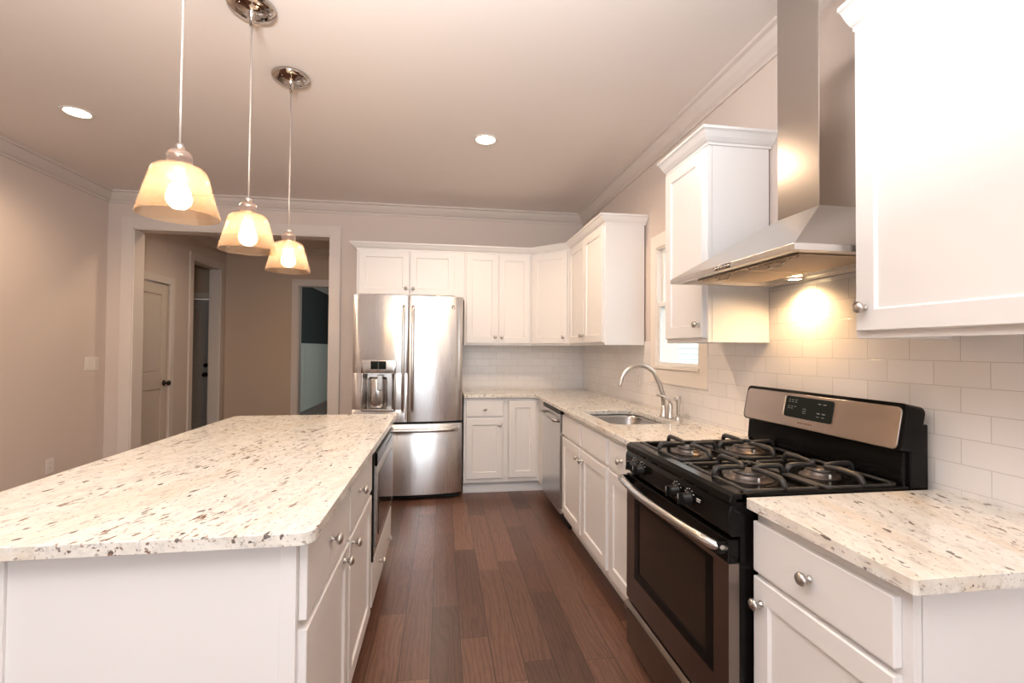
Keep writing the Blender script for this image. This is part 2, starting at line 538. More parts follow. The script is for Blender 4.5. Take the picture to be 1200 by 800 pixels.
def wall_boxes(mb, axis, p0, p1, a0, a1, z0, z1, holes):
    """wall slab spanning a0..a1 along the other axis, with rectangular holes (b0,b1,h0,h1)"""
    aa = sorted(set([a0, a1] + [h for q in holes for h in q[:2]]))
    zz = sorted(set([z0, z1] + [h for q in holes for h in q[2:]]))
    for i in range(len(aa) - 1):
        for j in range(len(zz) - 1):
            ca, cz = (aa[i] + aa[i + 1]) / 2, (zz[j] + zz[j + 1]) / 2
            if any(q[0] < ca < q[1] and q[2] < cz < q[3] for q in holes):
                continue
            if axis == 'x': mb.box(p0, p1, aa[i], aa[i + 1], zz[j], zz[j + 1])
            else: mb.box(aa[i], aa[i + 1], p0, p1, zz[j], zz[j + 1])
    return mb

# ------------------------------------------------------------------ the room
ZC = 2.805
XL = -4.66
WT = 0.13
struct(MB().box(-7.0, 0.3, -9.2, 9.5, -0.1, 0.0).out('floor', M['floor']))
struct(MB().box(-7.0, 0.3, -9.2, 9.5, ZC, ZC + 0.1).out('ceiling', M['ceil']))
struct(wall_boxes(MB(), 'x', 0.008, 0.16, -9.0, 0.14, 0, ZC, [(-2.35, -1.78, 1.215, 2.06)]).out('wall_right', M['wall']))
DX0, DX1, DZ = -4.44, -2.632, 2.470
struct(wall_boxes(MB(), 'y', 0.008, 0.008 + WT, XL, 0.008, 0, ZC, [(DX0, DX1, 0, DZ)]).out('wall_back', M['wall']))
HO0, HO1, HOZ = 1.53, 2.27, 2.452
struct(wall_boxes(MB(), 'x', XL - WT, XL, -9.0, 2.46, 0, ZC, [(HO0, HO1, 0, HOZ), (0.28, 1.04, 0, 2.06)]).out('wall_left', M['wall']))
struct(wall_boxes(MB(), 'y', -9.13, -9.0, -4.9, 0.16, 0, ZC, [(-3.4, -0.1, 0.08, 2.7)]).out('wall_rear', M['wall']))
# hallway beyond the cased opening
struct(MB().box(-2.5, -2.38, 0.138, 2.46, 0, ZC).out('wall_hall_right', M['hall']))
FX0, FX1, FZ = -3.655, -2.75, 2.275
struct(wall_boxes(MB(), 'y', 2.46, 2.58, -6.6, -2.38, 0, ZC, [(FX0, FX1, 0, FZ), (-5.66, -4.86, 0, 2.04)]).out('wall_hall_far', M['hall']))
struct(MB().box(-6.7, -6.6, 0.9, 2.46, 0, ZC).box(-6.6, XL - WT, 0.8, 0.9, 0, ZC).out('wall_vestibule', M['hall']))
# far room with a dark wall over white panelling
mb = MB().box(-4.55, -4.43, 2.58, 9.4, 1.43, ZC)
struct(mb.out('wall_den_upper', M['dark_wall']))
mb = MB().box(-4.55, -4.42, 2.58, 9.4, 0, 1.40)
for k in range(7):
    mb.box(-4.42, -4.412, 2.6 + k * 1.0, 2.66 + k * 1.0, 0.1, 1.34)
mb.box(-4.42, -4.405, 2.58, 9.4, 0.0, 0.14).box(-4.44, -4.395, 2.58, 9.4, 1.395, 1.43)
struct(mb.out('wall_den_lower', paint('white_panelling', (0.62, 0.64, 0.60), 0.5)))
struct(MB().box(-4.6, -0.3, 9.4, 9.5, 0, ZC).box(-0.4, -0.3, 2.58, 9.4, 0, ZC).out('wall_den_far', M['dark_wall']))

def crown_poly(d=0.085, h=0.105):
    return [(0, 0), (0.012, 0), (0.012, 0.016), (0.030, 0.030), (0.052, 0.058), (0.066, 0.084), (d, 0.090), (d, h), (0, h)]
CP = crown_poly()
z0 = ZC - 0.105
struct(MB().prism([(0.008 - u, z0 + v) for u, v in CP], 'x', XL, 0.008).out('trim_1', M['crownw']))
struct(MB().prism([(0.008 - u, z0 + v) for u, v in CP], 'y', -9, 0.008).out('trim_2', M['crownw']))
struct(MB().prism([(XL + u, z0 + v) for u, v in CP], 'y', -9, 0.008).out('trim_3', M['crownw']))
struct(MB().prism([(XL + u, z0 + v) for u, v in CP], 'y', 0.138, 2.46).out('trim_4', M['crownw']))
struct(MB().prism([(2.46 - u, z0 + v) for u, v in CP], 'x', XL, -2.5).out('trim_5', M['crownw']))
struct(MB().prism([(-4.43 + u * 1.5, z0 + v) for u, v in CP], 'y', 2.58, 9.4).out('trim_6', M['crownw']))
# baseboards
bb = [(0, 0), (0.016, 0), (0.016, 0.10), (0.008, 0.125), (0, 0.13)]
struct(MB().prism([(XL + u, v) for u, v in bb], 'y', -9, 0.008).out('baseboard_left', M['trimw']))
struct(MB().prism([(0.008 - u, v) for u, v in bb], 'x', XL, DX0 - 0.10).out('baseboard_back', M['trimw']))
struct(MB().prism([(2.46 - u, v) for u, v in bb], 'x', XL, FX0 - 0.09).out('baseboard_hall', M['trimw']))
# cased opening: jamb lining and casing
cw = 0.095
mb = MB()
mb.box(DX0 - 0.002, DX0 + 0.018, -0.004, 0.15, 0, DZ).box(DX1 - 0.018, DX1 + 0.002, -0.004, 0.15, 0, DZ).box(DX0, DX1, -0.004, 0.15, DZ - 0.018, DZ + 0.002)
struct(mb.out('trim_7', M['trimw'], bevel=0.002))
mb = MB()
for y0, y1 in ((-0.012, 0.008), (0.138, 0.158)):
    mb.box(DX0 - cw, DX0 + 0.006, y0, y1, 0, DZ + cw).box(DX1 - 0.006, DX1 + cw, y0, y1, 0, DZ + cw).box(DX0 + 0.006, DX1 - 0.006, y0, y1, DZ - 0.006, DZ + cw)
struct(mb.out('trim_8', M['trimw'], bevel=0.003))
# hall opening in the left wall
mb = MB()
mb.box(XL - WT - 0.004, XL + 0.004, HO0 - 0.002, HO0 + 0.016, 0, HOZ).box(XL - WT - 0.004, XL + 0.004, HO1 - 0.016, HO1 + 0.002, 0, HOZ)
mb.box(XL - WT - 0.004, XL + 0.004, HO0, HO1, HOZ - 0.016, HOZ + 0.002)
mb.box(XL, XL + 0.018, HO0 - 0.085, HO0 + 0.004, 0, HOZ + 0.085).box(XL, XL + 0.018, HO1 - 0.004, HO1 + 0.085, 0, HOZ + 0.085)
mb.box(XL, XL + 0.018, HO0, HO1, HOZ - 0.004, HOZ + 0.085)
struct(mb.out('trim_9', M['trimw'], bevel=0.003))
# far doorway casing
mb = MB()
for y0, y1 in ((2.440, 2.46),):
    mb.box(FX0 - 0.085, FX0 + 0.005, y0, y1, 0, FZ + 0.085).box(FX1 - 0.005, FX1 + 0.085, y0, y1, 0, FZ + 0.085).box(FX0, FX1, y0, y1, FZ - 0.005, FZ + 0.085)
mb.box(FX0 - 0.002, FX0 + 0.016, 2.455, 2.59, 0, FZ).box(FX1 - 0.016, FX1 + 0.002, 2.455, 2.59, 0, FZ).box(FX0, FX1, 2.455, 2.59, FZ - 0.016, FZ + 0.002)
struct(mb.out('trim_10', M['trimw'], bevel=0.003))
# grey door casing and white hall door casing
mb = MB().box(-4.87, -4.80, 2.443, 2.46, 0, 2.12).box(-5.74, -5.65, 2.443, 2.46, 0, 2.12).box(-5.65, -4.87, 2.443, 2.46, 2.035, 2.12)
struct(mb.out('trim_11', M['trimw'], bevel=0.003))
mb = MB().box(XL, XL + 0.018, 0.19, 0.285, 0, 2.14).box(XL, XL + 0.018, 1.035, 1.12, 0, 2.14).box(XL, XL + 0.018, 0.285, 1.035, 2.055, 2.14)
struct(mb.out('trim_12', M['trimw'], bevel=0.003))

def panel_door(name, mat, loc, rz, wd, ht, knob_x, knobs, label):
    d = struct(bpy.data.objects.new(name, None), label)
    COL.objects.link(d)
    d.location = loc; d.rotation_euler = (0, 0, math.radians(rz))
    mb = MB()
    s_ = 0.115
    mb.box(0, s_, 0, 0.036, 0.008, ht).box(wd - s_, wd, 0, 0.036, 0.008, ht)
    for a, b_ in ((0.008, 0.22), (0.86, 1.03), (ht - 0.125, ht)):
        mb.box(s_, wd - s_, 0, 0.036, a, b_)
    for a, b_ in ((0.22, 0.86), (1.03, ht - 0.125)):
        mb.box(s_, wd - s_, 0.012, 0.028, a, b_)
        i = 0.035
        mb.box(s_ + i, wd - s_ - i, 0.005, 0.02, a + i, b_ - i)
    mb.out('slab', mat, d, bevel=0.003)
    for kz, kind in knobs:
        k = MB()
        if kind == 'knob':
            k.lathe([(0, 0), (0.033, 0), (0.033, 0.006), (0.012, 0.010), (0.012, 0.035), (0.027, 0.042), (0.030, 0.056), (0.022, 0.068), (0, 0.072)], (knob_x, 0, kz), '-y')
        else:
            k.lathe([(0, 0), (0.032, 0), (0.030, 0.016), (0.014, 0.018), (0.014, 0.022), (0, 0.024)], (knob_x, 0, kz), '-y')
        k.out('door_knob' if kind == 'knob' else 'deadbolt', M['bronze'], d)
    return d
# white two-panel door in the left wall of the hall (faces +X)
panel_door('door_1', M['doorw'], (XL - 0.012, 0.285, 0), 90, 0.75, 2.05, 0.69, [(0.92, 'knob')], 'white two panel door with dark knob in the hallway wall')
# grey door in the vestibule (faces -Y)
panel_door('door_2', M['doorg'], (-5.655, 2.475, 0), 0, 0.79, 2.03, 0.735, [(0.933, 'knob'), (1.069, 'bolt')], 'grey door with dark knob and deadbolt beyond the narrow hall opening')

# window over the sink
wy0, wy1, wz0, wz1 = -2.35, -1.78, 1.215, 2.06
mb = MB()
mb.box(-0.012, 0.010, wy0 - 0.09, wy0 + 0.004, 1.108, 2.15).box(-0.012, 0.010, wy1 - 0.004, wy1 + 0.075, 1.108, 2.15)
mb.box(-0.012, 0.010, wy0, wy1, 1.108, wz0 + 0.002).box(-0.012, 0.010, wy0, wy1, wz1 - 0.002, 2.15)
mb.box(-0.004, 0.15, wy0 - 0.004, wy0 + 0.012, wz0, wz1).box(-0.004, 0.15, wy1 - 0.012, wy1 + 0.004, wz0, wz1)
mb.box(-0.022, 0.15, wy0 - 0.01, wy1 + 0.01, wz0 - 0.008, wz0 + 0.012).box(-0.004, 0.15, wy0, wy1, wz1 - 0.012, wz1 + 0.004)
win = struct(mb.out('window_1', M['frame_tan'], bevel=0.002), 'narrow sash window over the sink')
a, b_ = wy0 + 0.012, wy1 - 0.012
mid = 1.650
mb = MB()
for (x0, z0_, z1_) in ((0.006, wz0 + 0.012, mid + 0.02), (0.037, mid - 0.02, wz1 - 0.012)):
    mb.box(x0, x0 + 0.03, a, a + 0.022, z0_, z1_).box(x0, x0 + 0.03, b_ - 0.022, b_, z0_, z1_)
    mb.box(x0, x0 + 0.03, a + 0.022, b_ - 0.022, z0_, z0_ + 0.026).box(x0, x0 + 0.03, a + 0.022, b_ - 0.022, z1_ - 0.030, z1_)
mb.out('sash', M['vinyl'], win, bevel=0.002)
MB().box(0.019, 0.023, a + 0.02, b_ - 0.02, wz0 + 0.030, mid - 0.012).box(0.050, 0.054, a + 0.02, b_ - 0.02, mid + 0.004, wz1 - 0.035).out('window_pane', M['pane'], win)
# neighbouring house seen through the glass
nb = thing('neighbour_house', 'pale house wall with siding outside the window over the sink', 'house', (3.6, 0, 0))
mb = MB()
for k in range(22):
    zz = k * 0.115
    mb.prism([(0.0, zz), (-0.018, zz), (-0.002, zz + 0.115), (0.0, zz + 0.115)], 'y', -3.5, 9.0)
mb.box(0, 0.1, -3.5, 9.0, 0, 2.53)
mb.out('siding', M['siding'], nb)
mb = MB()
for k in range(24):
    for j in range(5):
        mb.box(-0.06, 0.0, 1.2 + j * 0.21 + (k % 2) * 0.1, 1.2 + j * 0.21 + (k % 2) * 0.1 + 0.195, 0.0 + k * 0.085, 0.075 + k * 0.085)
mb.out('brick_pier', M['brick'], nb)
struct(MB().box(0.3, 12, -20, 25, -0.3, -0.1).out('ground_outside', paint('pale_gravel', (0.55, 0.55, 0.52), 0.9)))

# tiled backsplash
struct(MB().box(-1.31, 0.009, -0.002, 0.009, 0.90, 1.40).out('wall_tile_back', M['tile_back']), 'white subway tile backsplash on the back wall')
mb = wall_boxes(MB(), 'x', -0.002, 0.009, -4.6, -0.002, 0.90, 1.40, [(-2.44, -1.705, 1.108, 1.40)])
mb.box(-0.002, 0.009, -3.72, -2.94, 1.40, 1.70)
struct(mb.out('wall_tile_right', M['tile_side']), 'white subway tile backsplash on the right wall')

# ------------------------------------------------------------------ knobs and cabinets
KN = [(0, 0), (0.0085, 0), (0.0085, 0.003), (0.0055, 0.006), (0.0055, 0.014), (0.010, 0.018), (0.0155, 0.021), (0.0165, 0.026), (0.0135, 0.031), (0.006, 0.034), (0, 0.0345)]
def knob(parent, x, y, z):
    return MB().lathe(KN, (x, y, z), '-y', 18).out('knob', M['nickel'], parent)

def door(parent, x0, x1, z0, z1, kx=None, kz=None, name='door', yf=-0.020):
    d = MB().shaker(x0, x1, z0, z1, yf).out(name, M['cab'], parent)
    if kx is not None: knob(d, kx, yf, kz)
    return d

def drawer(parent, x0, x1, z0, z1, knobs=(), name='drawer', yf=-0.020):
    d = MB().box(x0, x1, yf, yf + 0.020, z0, z1).out(name, M['cab'], parent, bevel=0.003)
    for kx, kz in knobs: knob(d, kx, yf, kz)
    return d

def face_frame(mb, x0, x1, z0, z1, openings, th=0.02):
    """boards of a face frame (front at y=0) around rectangular openings"""
    return wall_boxes(mb, 'y', 0.0, th, x0, x1, z0, z1, openings)

def base_cab(name, label, loc, rz, wd, depth, cols, toe=True, z1=0.881):
    """cols: list of (x0, x1, [(kind, z0, z1, knobs)])"""
    t = thing(name, label, 'cabinet', loc, rz, None)
    mb = MB()
    op = []
    for x0, x1, items in cols:
        for kind, a, b_, kn in items:
            op.append((x0 + 0.012, x1 - 0.012, a + 0.012, b_ - 0.012))
    face_frame(mb, 0, wd, 0.105, z1, op)
    mb.box(0, 0.018, 0.02, depth, 0.105, z1).box(wd - 0.018, wd, 0.02, depth, 0.105, z1)
    mb.box(0.018, wd - 0.018, 0.02, depth, 0.105, 0.123).box(0.018, wd - 0.018, depth - 0.01, depth, 0.123, z1)
    mb.out('carcass', M['cab'], t, bevel=0.0012)
    if toe:
        MB().box(0, wd, 0.065, 0.08, 0, 0.105).out('toe_kick', M['cab'], t)
    for x0, x1, items in cols:
        for kind, a, b_, kn in items:
            if kind == 'door':
                d = door(t, x0, x1, a, b_)
                for kx, kz in kn: knob(d, kx, -0.02, kz)
            else:
                drawer(t, x0, x1, a, b_, kn)
    return t

def wall_cab(name, label, loc, rz, wd, depth, doors, z0=1.372, z1=2.286):
    t = thing(name, label, 'cabinet', loc, rz)
    mb = MB()
    face_frame(mb, 0, wd, z0, z1, [(x0 + 0.012, x1 - 0.012, a + 0.012, b_ - 0.012) for x0, x1, a, b_, k in doors])
    mb.box(0, 0.016, 0.02, depth, z0, z1).box(wd - 0.016, wd, 0.02, depth, z0, z1)
    mb.box(0.016, wd - 0.016, 0.02, depth, z0 + 0.012, z0 + 0.026).box(0.016, wd - 0.016, 0.02, depth, z1 - 0.016, z1)
    mb.box(0.016, wd - 0.016, depth - 0.008, depth, z0 + 0.026, z1 - 0.016)
    mb.out('carcass', M['cab'], t, bevel=0.0012)
    for x0, x1, a, b_, k in doors:
        door(t, x0, x1, a, b_, *(k if k else (None, None)))
    return t

# back wall, base units (front plane y = -0.612)
FB = -0.612
base_cab('base_cabinet', 'white base cabinet with one drawer over one door right beside the refrigerator', (-1.312, FB, 0), 0, 0.412, 0.610,
         [(0.022, 0.362, [('drawer', 0.715, 0.855, [(0.192, 0.782)]), ('door', 0.145, 0.695, [(0.330, 0.635)])])])
# blind corner unit: its full-height door and the filler towards the dishwasher
t = thing('base_cabinet', 'white corner base cabinet with one tall plain door and no knob', 'cabinet', (-0.897, FB, 0), 0)
mb = MB()
face_frame(mb, 0, 0.287, 0.105, 0.881, [(0.022, 0.255, 0.16, 0.83)])
mb.box(0, 0.018, 0.02, 0.61, 0.105, 0.881).box(0.018, 0.895, 0.592, 0.61, 0.105, 0.881).box(0.018, 0.895, 0.02, 0.592, 0.105, 0.123)
mb.box(0.285, 0.305, 0.0, -0.300, 0.105, 0.881)
mb.out('carcass', M['cab'], t, bevel=0.0012)
MB().box(0, 0.36, 0.065, 0.08, 0, 0.105).box(0.345, 0.36, -0.30, 0.065, 0, 0.105).out('toe_kick', M['cab'], t)
door(t, 0.004, 0.262, 0.145, 0.850)
# shoe moulding along the back toe kick
struct(MB().prism([(-0.547, 0), (-0.561, 0), (-0.561, 0.010), (-0.555, 0.06), (-0.547, 0.075)], 'x', -1.312, -0.545).out('baseboard_cabinets', M['cab']))

# right wall, base units (front plane x = -0.612, rotated so local x runs towards the camera)
FR = -0.612
# sink base
base_cab('base_cabinet', 'white two door sink base cabinet with two plain false drawer fronts', (FR, -1.540, 0), -90, 0.969, 0.610,
         [(0.022, 0.470, [('drawer', 0.715, 0.855, []), ('door', 0.145, 0.695, [(0.440, 0.635)])]),
          (0.502, 0.950, [('drawer', 0.715, 0.855, []), ('door', 0.145, 0.695, [(0.532, 0.635)])])])
base_cab('base_cabinet', 'narrow white base cabinet with one drawer and one door between sink and stove', (FR, -2.512, 0), -90, 0.405, 0.610,
         [(0.022, 0.383, [('drawer', 0.715, 0.855, [(0.205, 0.785)]), ('door', 0.145, 0.695, [(0.352, 0.640)])])])
base_cab('base_cabinet', 'white end base cabinet with drawer and door on the camera side of the stove', (FR, -3.690, 0), -90, 0.445, 0.610,
         [(0.006, 0.424, [('drawer', 0.712, 0.852, [(0.213, 0.787)]), ('door', 0.145, 0.697, [(0.040, 0.634)])])])

# wall units on the back wall
UB = -0.322
wall_cab('wall_cabinet', 'short white two door wall cabinet above the refrigerator', (-2.325, UB, 0), 0, 1.020, 0.318,
         [(0.022, 0.490, 1.850, 2.268, (0.462, 1.910)), (0.500, 0.925, 1.850, 2.268, (0.530, 1.910))], z0=1.815)
wall_cab('wall_cabinet', 'white two door wall cabinet above the base cabinet beside the refrigerator', (-1.303, UB, 0), 0, 0.672, 0.318,
         [(0.018, 0.330, 1.392, 2.268, (0.303, 1.452)), (0.342, 0.654, 1.392, 2.268, (0.369, 1.452))])
# diagonal corner unit
t = thing('wall_cabinet', 'diagonal white wall cabinet with one door in the corner', 'cabinet', (-0.631, UB, 0), -45 + 0)
L45 = math.hypot(0.309, 0.309)
mb = MB()
face_frame(mb, 0, L45, 1.372, 2.286, [(0.025, L45 - 0.025, 1.41, 2.25)], th=0.016)
mb.out('carcass', M['cab'], t, bevel=0.0012)
# its body inside the corner, in the cabinet's own turned frame
def corner_body(z0, z1):
    pts = [(-0.631, -0.318), (-0.631, -0.004), (-0.004, -0.004), (-0.004, -0.631), (-0.318, -0.631)]
    c, s_ = math.cos(math.radians(45)), math.sin(math.radians(45))
    q = []
    for x, y in pts:
        dx, dy = x + 0.631, y - UB
        q.append((c * dx - s_ * dy, s_ * dx + c * dy + 0.006))
    return q
MB().prism(corner_body(0, 0), 'z', 1.386, 2.286).out('body', M['cab'], t)
door(t, 0.020, L45 - 0.020, 1.392, 2.268, L45 - 0.052, 1.452)
# right wall unit between the corner and the window
wall_cab('wall_cabinet', 'white two door wall cabinet between the corner and the window', (-0.313, -0.633, 0), -90, 0.950, 0.309,
         [(0.018, 0.468, 1.392, 2.268, (0.438, 1.452)), (0.482, 0.932, 1.392, 2.268, (0.512, 1.452))])
wall_cab('wall_cabinet', 'narrow one door white wall cabinet between window and range hood', (-0.313, -2.553, 0), -90, 0.390, 0.309,
         [(0.016, 0.374, 1.392, 2.268, (0.346, 1.455))])
wall_cab('wall_cabinet', 'large white wall cabinet closest to the camera above the end counter', (-0.313, -3.716, 0), -90, 0.620, 0.309,
         [(0.016, 0.602, 1.392, 2.268, (0.048, 1.458))])

# crown on the wall units
CC = [(0, 0), (0.006, 0), (0.006, 0.010), (0.016, 0.014), (0.030, 0.026), (0.046, 0.046), (0.052, 0.050), (0.058, 0.052), (0.058, 0.064), (0, 0.064)]
def sweep_crown(mb, path, prof, z):
    """sweep profile (outward, up) along a plan path; outward = right-hand side of the path"""
    n = len(path)
    rings = []
    for i, p in enumerate(path):
        p = Vector(p)
        def nrm(a, b_):
            d = (Vector(b_) - Vector(a)).normalized()
            return Vector((d.y, -d.x))
        if i == 0: m_ = nrm(path[0], path[1]); k = 1
        elif i == n - 1: m_ = nrm(path[-2], path[-1]); k = 1
        else:
            n1, n2 = nrm(path[i - 1], path[i]), nrm(path[i], path[i + 1])
            m_ = (n1 + n2).normalized(); k = 1 / max(0.2, m_.dot(n1))
        rings.append([mb.bm.verts.new((p.x + m_.x * u * k, p.y + m_.y * u * k, z + v)) for u, v in prof])
    for A, B in zip(rings, rings[1:]):
        for k in range(len(prof)):
            k2 = (k + 1) % len(prof)
            mb.face([A[k], A[k2], B[k2], B[k]])
    mb.face(rings[0][::-1]); mb.face(rings[-1])
    return mb
zc = 2.279
mb = MB()
sweep_crown(mb, [(-2.327, 0.004), (-2.327, UB), (-0.631, UB), (-0.313, -0.640), (-0.313, -1.585), (0.004, -1.585)], CC, zc)
tag(mb.out('cabinet_crown', M['cab']), 'white crown moulding running along the tops of the corner wall cabinets', 'moulding')
def local_crown(obj_label, path):
    mb = MB(); sweep_crown(mb, path, CC, zc)
    tag(mb.out('cabinet_crown', M['cab']), obj_label, 'moulding')
local_crown('white crown moulding on top of the narrow wall cabinet beside the hood', [(-0.313, -2.551), (-0.313, -2.945), (0.004, -2.945)])
local_crown('white crown moulding on top of the wall cabinet closest to the camera', [(-0.313, -3.714), (-0.313, -4.338), (0.004, -4.338)])

# ------------------------------------------------------------------ counters
def rounded(x0, x1, y0, y1, r, n=6):
    pts = []
    for cx, cy, a0 in ((x1 - r, y1 - r, 0), (x0 + r, y1 - r, 90), (x0 + r, y0 + r, 180), (x1 - r, y0 + r, 270)):
        for k in range(n + 1):
            a = math.radians(a0 + 90 * k / n)
            pts.append((cx + r * math.cos(a), cy + r * math.sin(a)))
    return pts
CT0, CT1 = 0.884, 0.914
SK = (-0.560, -0.175, -2.400, -1.800)
mb = MB().slab([(-1.314, -0.004), (-0.004, -0.004), (-0.004, -2.916), (-0.648, -2.916), (-0.648, -0.648), (-1.314, -0.648)], [rounded(SK[0], SK[1], SK[2], SK[3], 0.07)], CT0, CT1)
tag(mb.out('countertop', M['granite'], bevel=0.005, seg=3), 'L-shaped cream granite countertop with the sink cut into it', 'countertop')
mb = MB().slab([(-0.004, -3.690), (-0.648, -3.690)] + [(-0.648 + 0.009 - 0.009 * math.cos(math.radians(a)), -4.170 + 0.009 - 0.009 * math.sin(math.radians(a))) for a in (0, 30, 60, 90)] + [(-0.004, -4.170)], [], CT0, CT1)
tag(mb.out('countertop', M['granite'], bevel=0.005, seg=3), 'short cream granite countertop piece on the camera side of the stove', 'countertop')
IX0, IX1, IY0, IY1 = -2.762, -1.798, -3.794, -1.835
mb = MB().slab(rounded(IX0, IX1, IY0, IY1, 0.035, 5), [], CT0, CT1)
tag(mb.out('countertop', M['granite'], bevel=0.006, seg=3), 'large cream granite countertop slab of the kitchen island', 'countertop')

# ------------------------------------------------------------------ island cabinets (fronts face +X)
IF = -1.842
isl = base_cab('island_cabinet', 'white island base cabinet with two drawers above two doors', (IF, -3.752, 0), 90, 1.049, 0.590,
         [(0.006, 0.514, [('drawer', 0.690, 0.868, [(0.240, 0.788)]), ('door', 0.135, 0.668, [(0.420, 0.645)])]),
          (0.536, 1.034, [('drawer', 0.690, 0.868, [(0.700, 0.790)]), ('door', 0.135, 0.668, [(0.568, 0.645)])])])
# end panel and back panel (local x runs away from the camera, local y into the island)
MB().box(-0.004, 0.0, 0.004, 0.612, 0.0, 0.881).out('end_panel', M['cab'], isl)
MB().box(-0.012, -0.004, 0.0, 0.036, 0.0, 0.881).out('stile', M['cab'], isl, bevel=0.001)
MB().box(-0.012, -0.004, 0.590, 0.616, 0.0, 0.881).out('stile', M['cab'], isl, bevel=0.001)
MB().box(0.0, 1.049, 0.594, 0.614, 0.0, 0.881).out('back_panel', M['cab'], isl)
t = thing('island_cabinet', 'white island base cabinet holding the microwave above one wide drawer', 'cabinet', (IF, -2.700, 0), 90)
mb = MB()
face_frame(mb, 0, 0.845, 0.105, 0.881, [(0.035, 0.815, 0.365, 0.866), (0.035, 0.815, 0.155, 0.330)])
mb.box(0, 0.018, 0.02, 0.59, 0.105, 0.881).box(0.827, 0.845, 0.02, 0.59, 0.105, 0.881).box(0.018, 0.827, 0.02, 0.59, 0.105, 0.123).box(0.018, 0.827, 0.02, 0.58, 0.340, 0.356)
mb.box(0.018, 0.827, 0.58, 0.59, 0.123, 0.884)
mb.out('carcass', M['cab'], t, bevel=0.0012)
MB().box(0, 0.845, 0.065, 0.08, 0, 0.105).out('toe_kick', M['cab'], t)
MB().box(0.0, 0.845, 0.594, 0.614, 0.0, 0.881).out('back_panel', M['cab'], t)
drawer(t, 0.022, 0.823, 0.138, 0.342, [(0.275, 0.240), (0.560, 0.240)])
# ------------------------------------------------------------------ microwave in the island
t = thing('microwave', 'stainless and black microwave oven built into the island', 'microwave', (IF - 0.001, -2.700, 0), 90)
MB().box(0.05, 0.80, 0.0, 0.45, 0.368, 0.862).out('body', M['blackm'], t)
mb = wall_boxes(MB(), 'y', -0.022, -0.001, 0.020, 0.825, 0.352, 0.876, [(0.062, 0.783, 0.392, 0.842)])
mb.out('trim_frame', M['steel'], t, bevel=0.003)
MB().box(0.014, 0.022, -0.026, 0.0, 0.350, 0.878).out('side_gasket', M['blackm'], t)
d = MB().box(0.064, 0.781, -0.034, -0.001, 0.394, 0.776).out('door', M['steel'], t, bevel=0.003)
MB().box(0.110, 0.690, -0.0365, -0.033, 0.440, 0.735).out('door_window', M['ovenglass'], d, bevel=0.001)
p_ = MB().box(0.064, 0.781, -0.034, -0.001, 0.782, 0.840).out('control_panel', M['black'], t, bevel=0.002)
mb = MB()
for k in range(10):
    mb.box(0.40 + k * 0.033, 0.42 + k * 0.033, -0.0352, -0.034, 0.803, 0.812)
mb.out('button', M['markdim'], p_)

# ------------------------------------------------------------------ refrigerator
FW = 0.957
t = thing('refrigerator', 'stainless french door refrigerator with water dispenser and bottom freezer', 'refrigerator', (-2.285, -0.695, 0))
MB().box(0.006, FW - 0.006, 0.075, 0.685, 0.055, 1.785).box(0.05, FW - 0.05, 0.16, 0.66, 0.0, 0.055).out('cabinet', paint('grey_fridge_body', (0.22, 0.21, 0.20), 0.4), t, bevel=0.004)
def fy(x):
    u = (x - FW / 2) / (FW / 2)
    return -0.052 * (1 - abs(u) ** 2.2) + (0.012 * max(0, abs(u) - 0.93) / 0.07)
def curved(mb, x0, x1, z0, z1, yb=0.068, n=14, off=0.0, fy_=fy):
    xs = [x0 + (x1 - x0) * k / n for k in range(n + 1)]
    poly = [(x, fy_(x) + off) for x in xs] + [(x1, yb), (x0, yb)]
    A = [mb.bm.verts.new((u, v, z0)) for u, v in poly]
    B = [mb.bm.verts.new((u, v, z1)) for u, v in poly]
    m_ = len(poly)
    for i in range(m_):
        mb.face([A[i], A[(i + 1) % m_], B[(i + 1) % m_], B[i]], smooth=(i < n))
    mb.face(A[::-1]); mb.face(B)
    return mb
DZ0, DZ1 = 0.692, 1.800
rx0, rx1, rz0, rz1 = 0.092, 0.362, 0.800, 1.118
mb = MB()
curved(mb, 0.002, 0.4755, rz1, DZ1)
curved(mb, 0.002, 0.4755, DZ0, rz0)
curved(mb, 0.002, rx0, rz0, rz1, n=5)
curved(mb, rx1, 0.4755, rz0, rz1, n=5)
ld = mb.out('door', M['steel_fridge'], t, bevel=0.004, label='left door with dispenser')
rd = curved(MB(), 0.4815, FW - 0.002, DZ0, DZ1).out('door', M['steel_fridge'], t, bevel=0.004)
fd = curved(MB(), 0.002, FW - 0.002, 0.052, 0.672).out('freezer_drawer', M['steel_fridge'], t, bevel=0.004)
MB().box(0.01, FW - 0.01, 0.0, 0.09, 0.672, 0.692).box(0.4757, 0.4813, -0.02, 0.06, 0.692, 1.795).out('gasket', M['blackm'], t)
MB().box(0.03, FW - 0.03, 0.03, 0.16, 0.008, 0.050).out('base_grille', M['blackm'], t)
# bar handles
def bar_handle(parent, pts, r=0.013, flat=0.75):
    return MB().tube(pts, r, 12, flat=flat).out('handle', M['steel'], parent)
for par, hx in ((ld, 0.438), (rd, 0.519)):
    yb = fy(hx)
    bar_handle(par, [(hx, yb, 0.782), (hx, yb - 0.030, 0.790), (hx, yb - 0.046, 0.815), (hx, yb - 0.048, 1.25), (hx, yb - 0.046, 1.675), (hx, yb - 0.030, 1.702), (hx, yb, 1.710)])
xs = [0.050 + (FW - 0.10) * k / 12 for k in range(13)]
pts = [(xs[0], fy(xs[0]) + 0.004, 0.622)] + [(x, fy(x) - 0.048 if 0 < i < 12 else fy(x) - 0.040, 0.622) for i, x in enumerate(xs)] + [(xs[-1], fy(xs[-1]) + 0.004, 0.622)]
bar_handle(fd, pts, 0.0185, 1.0)
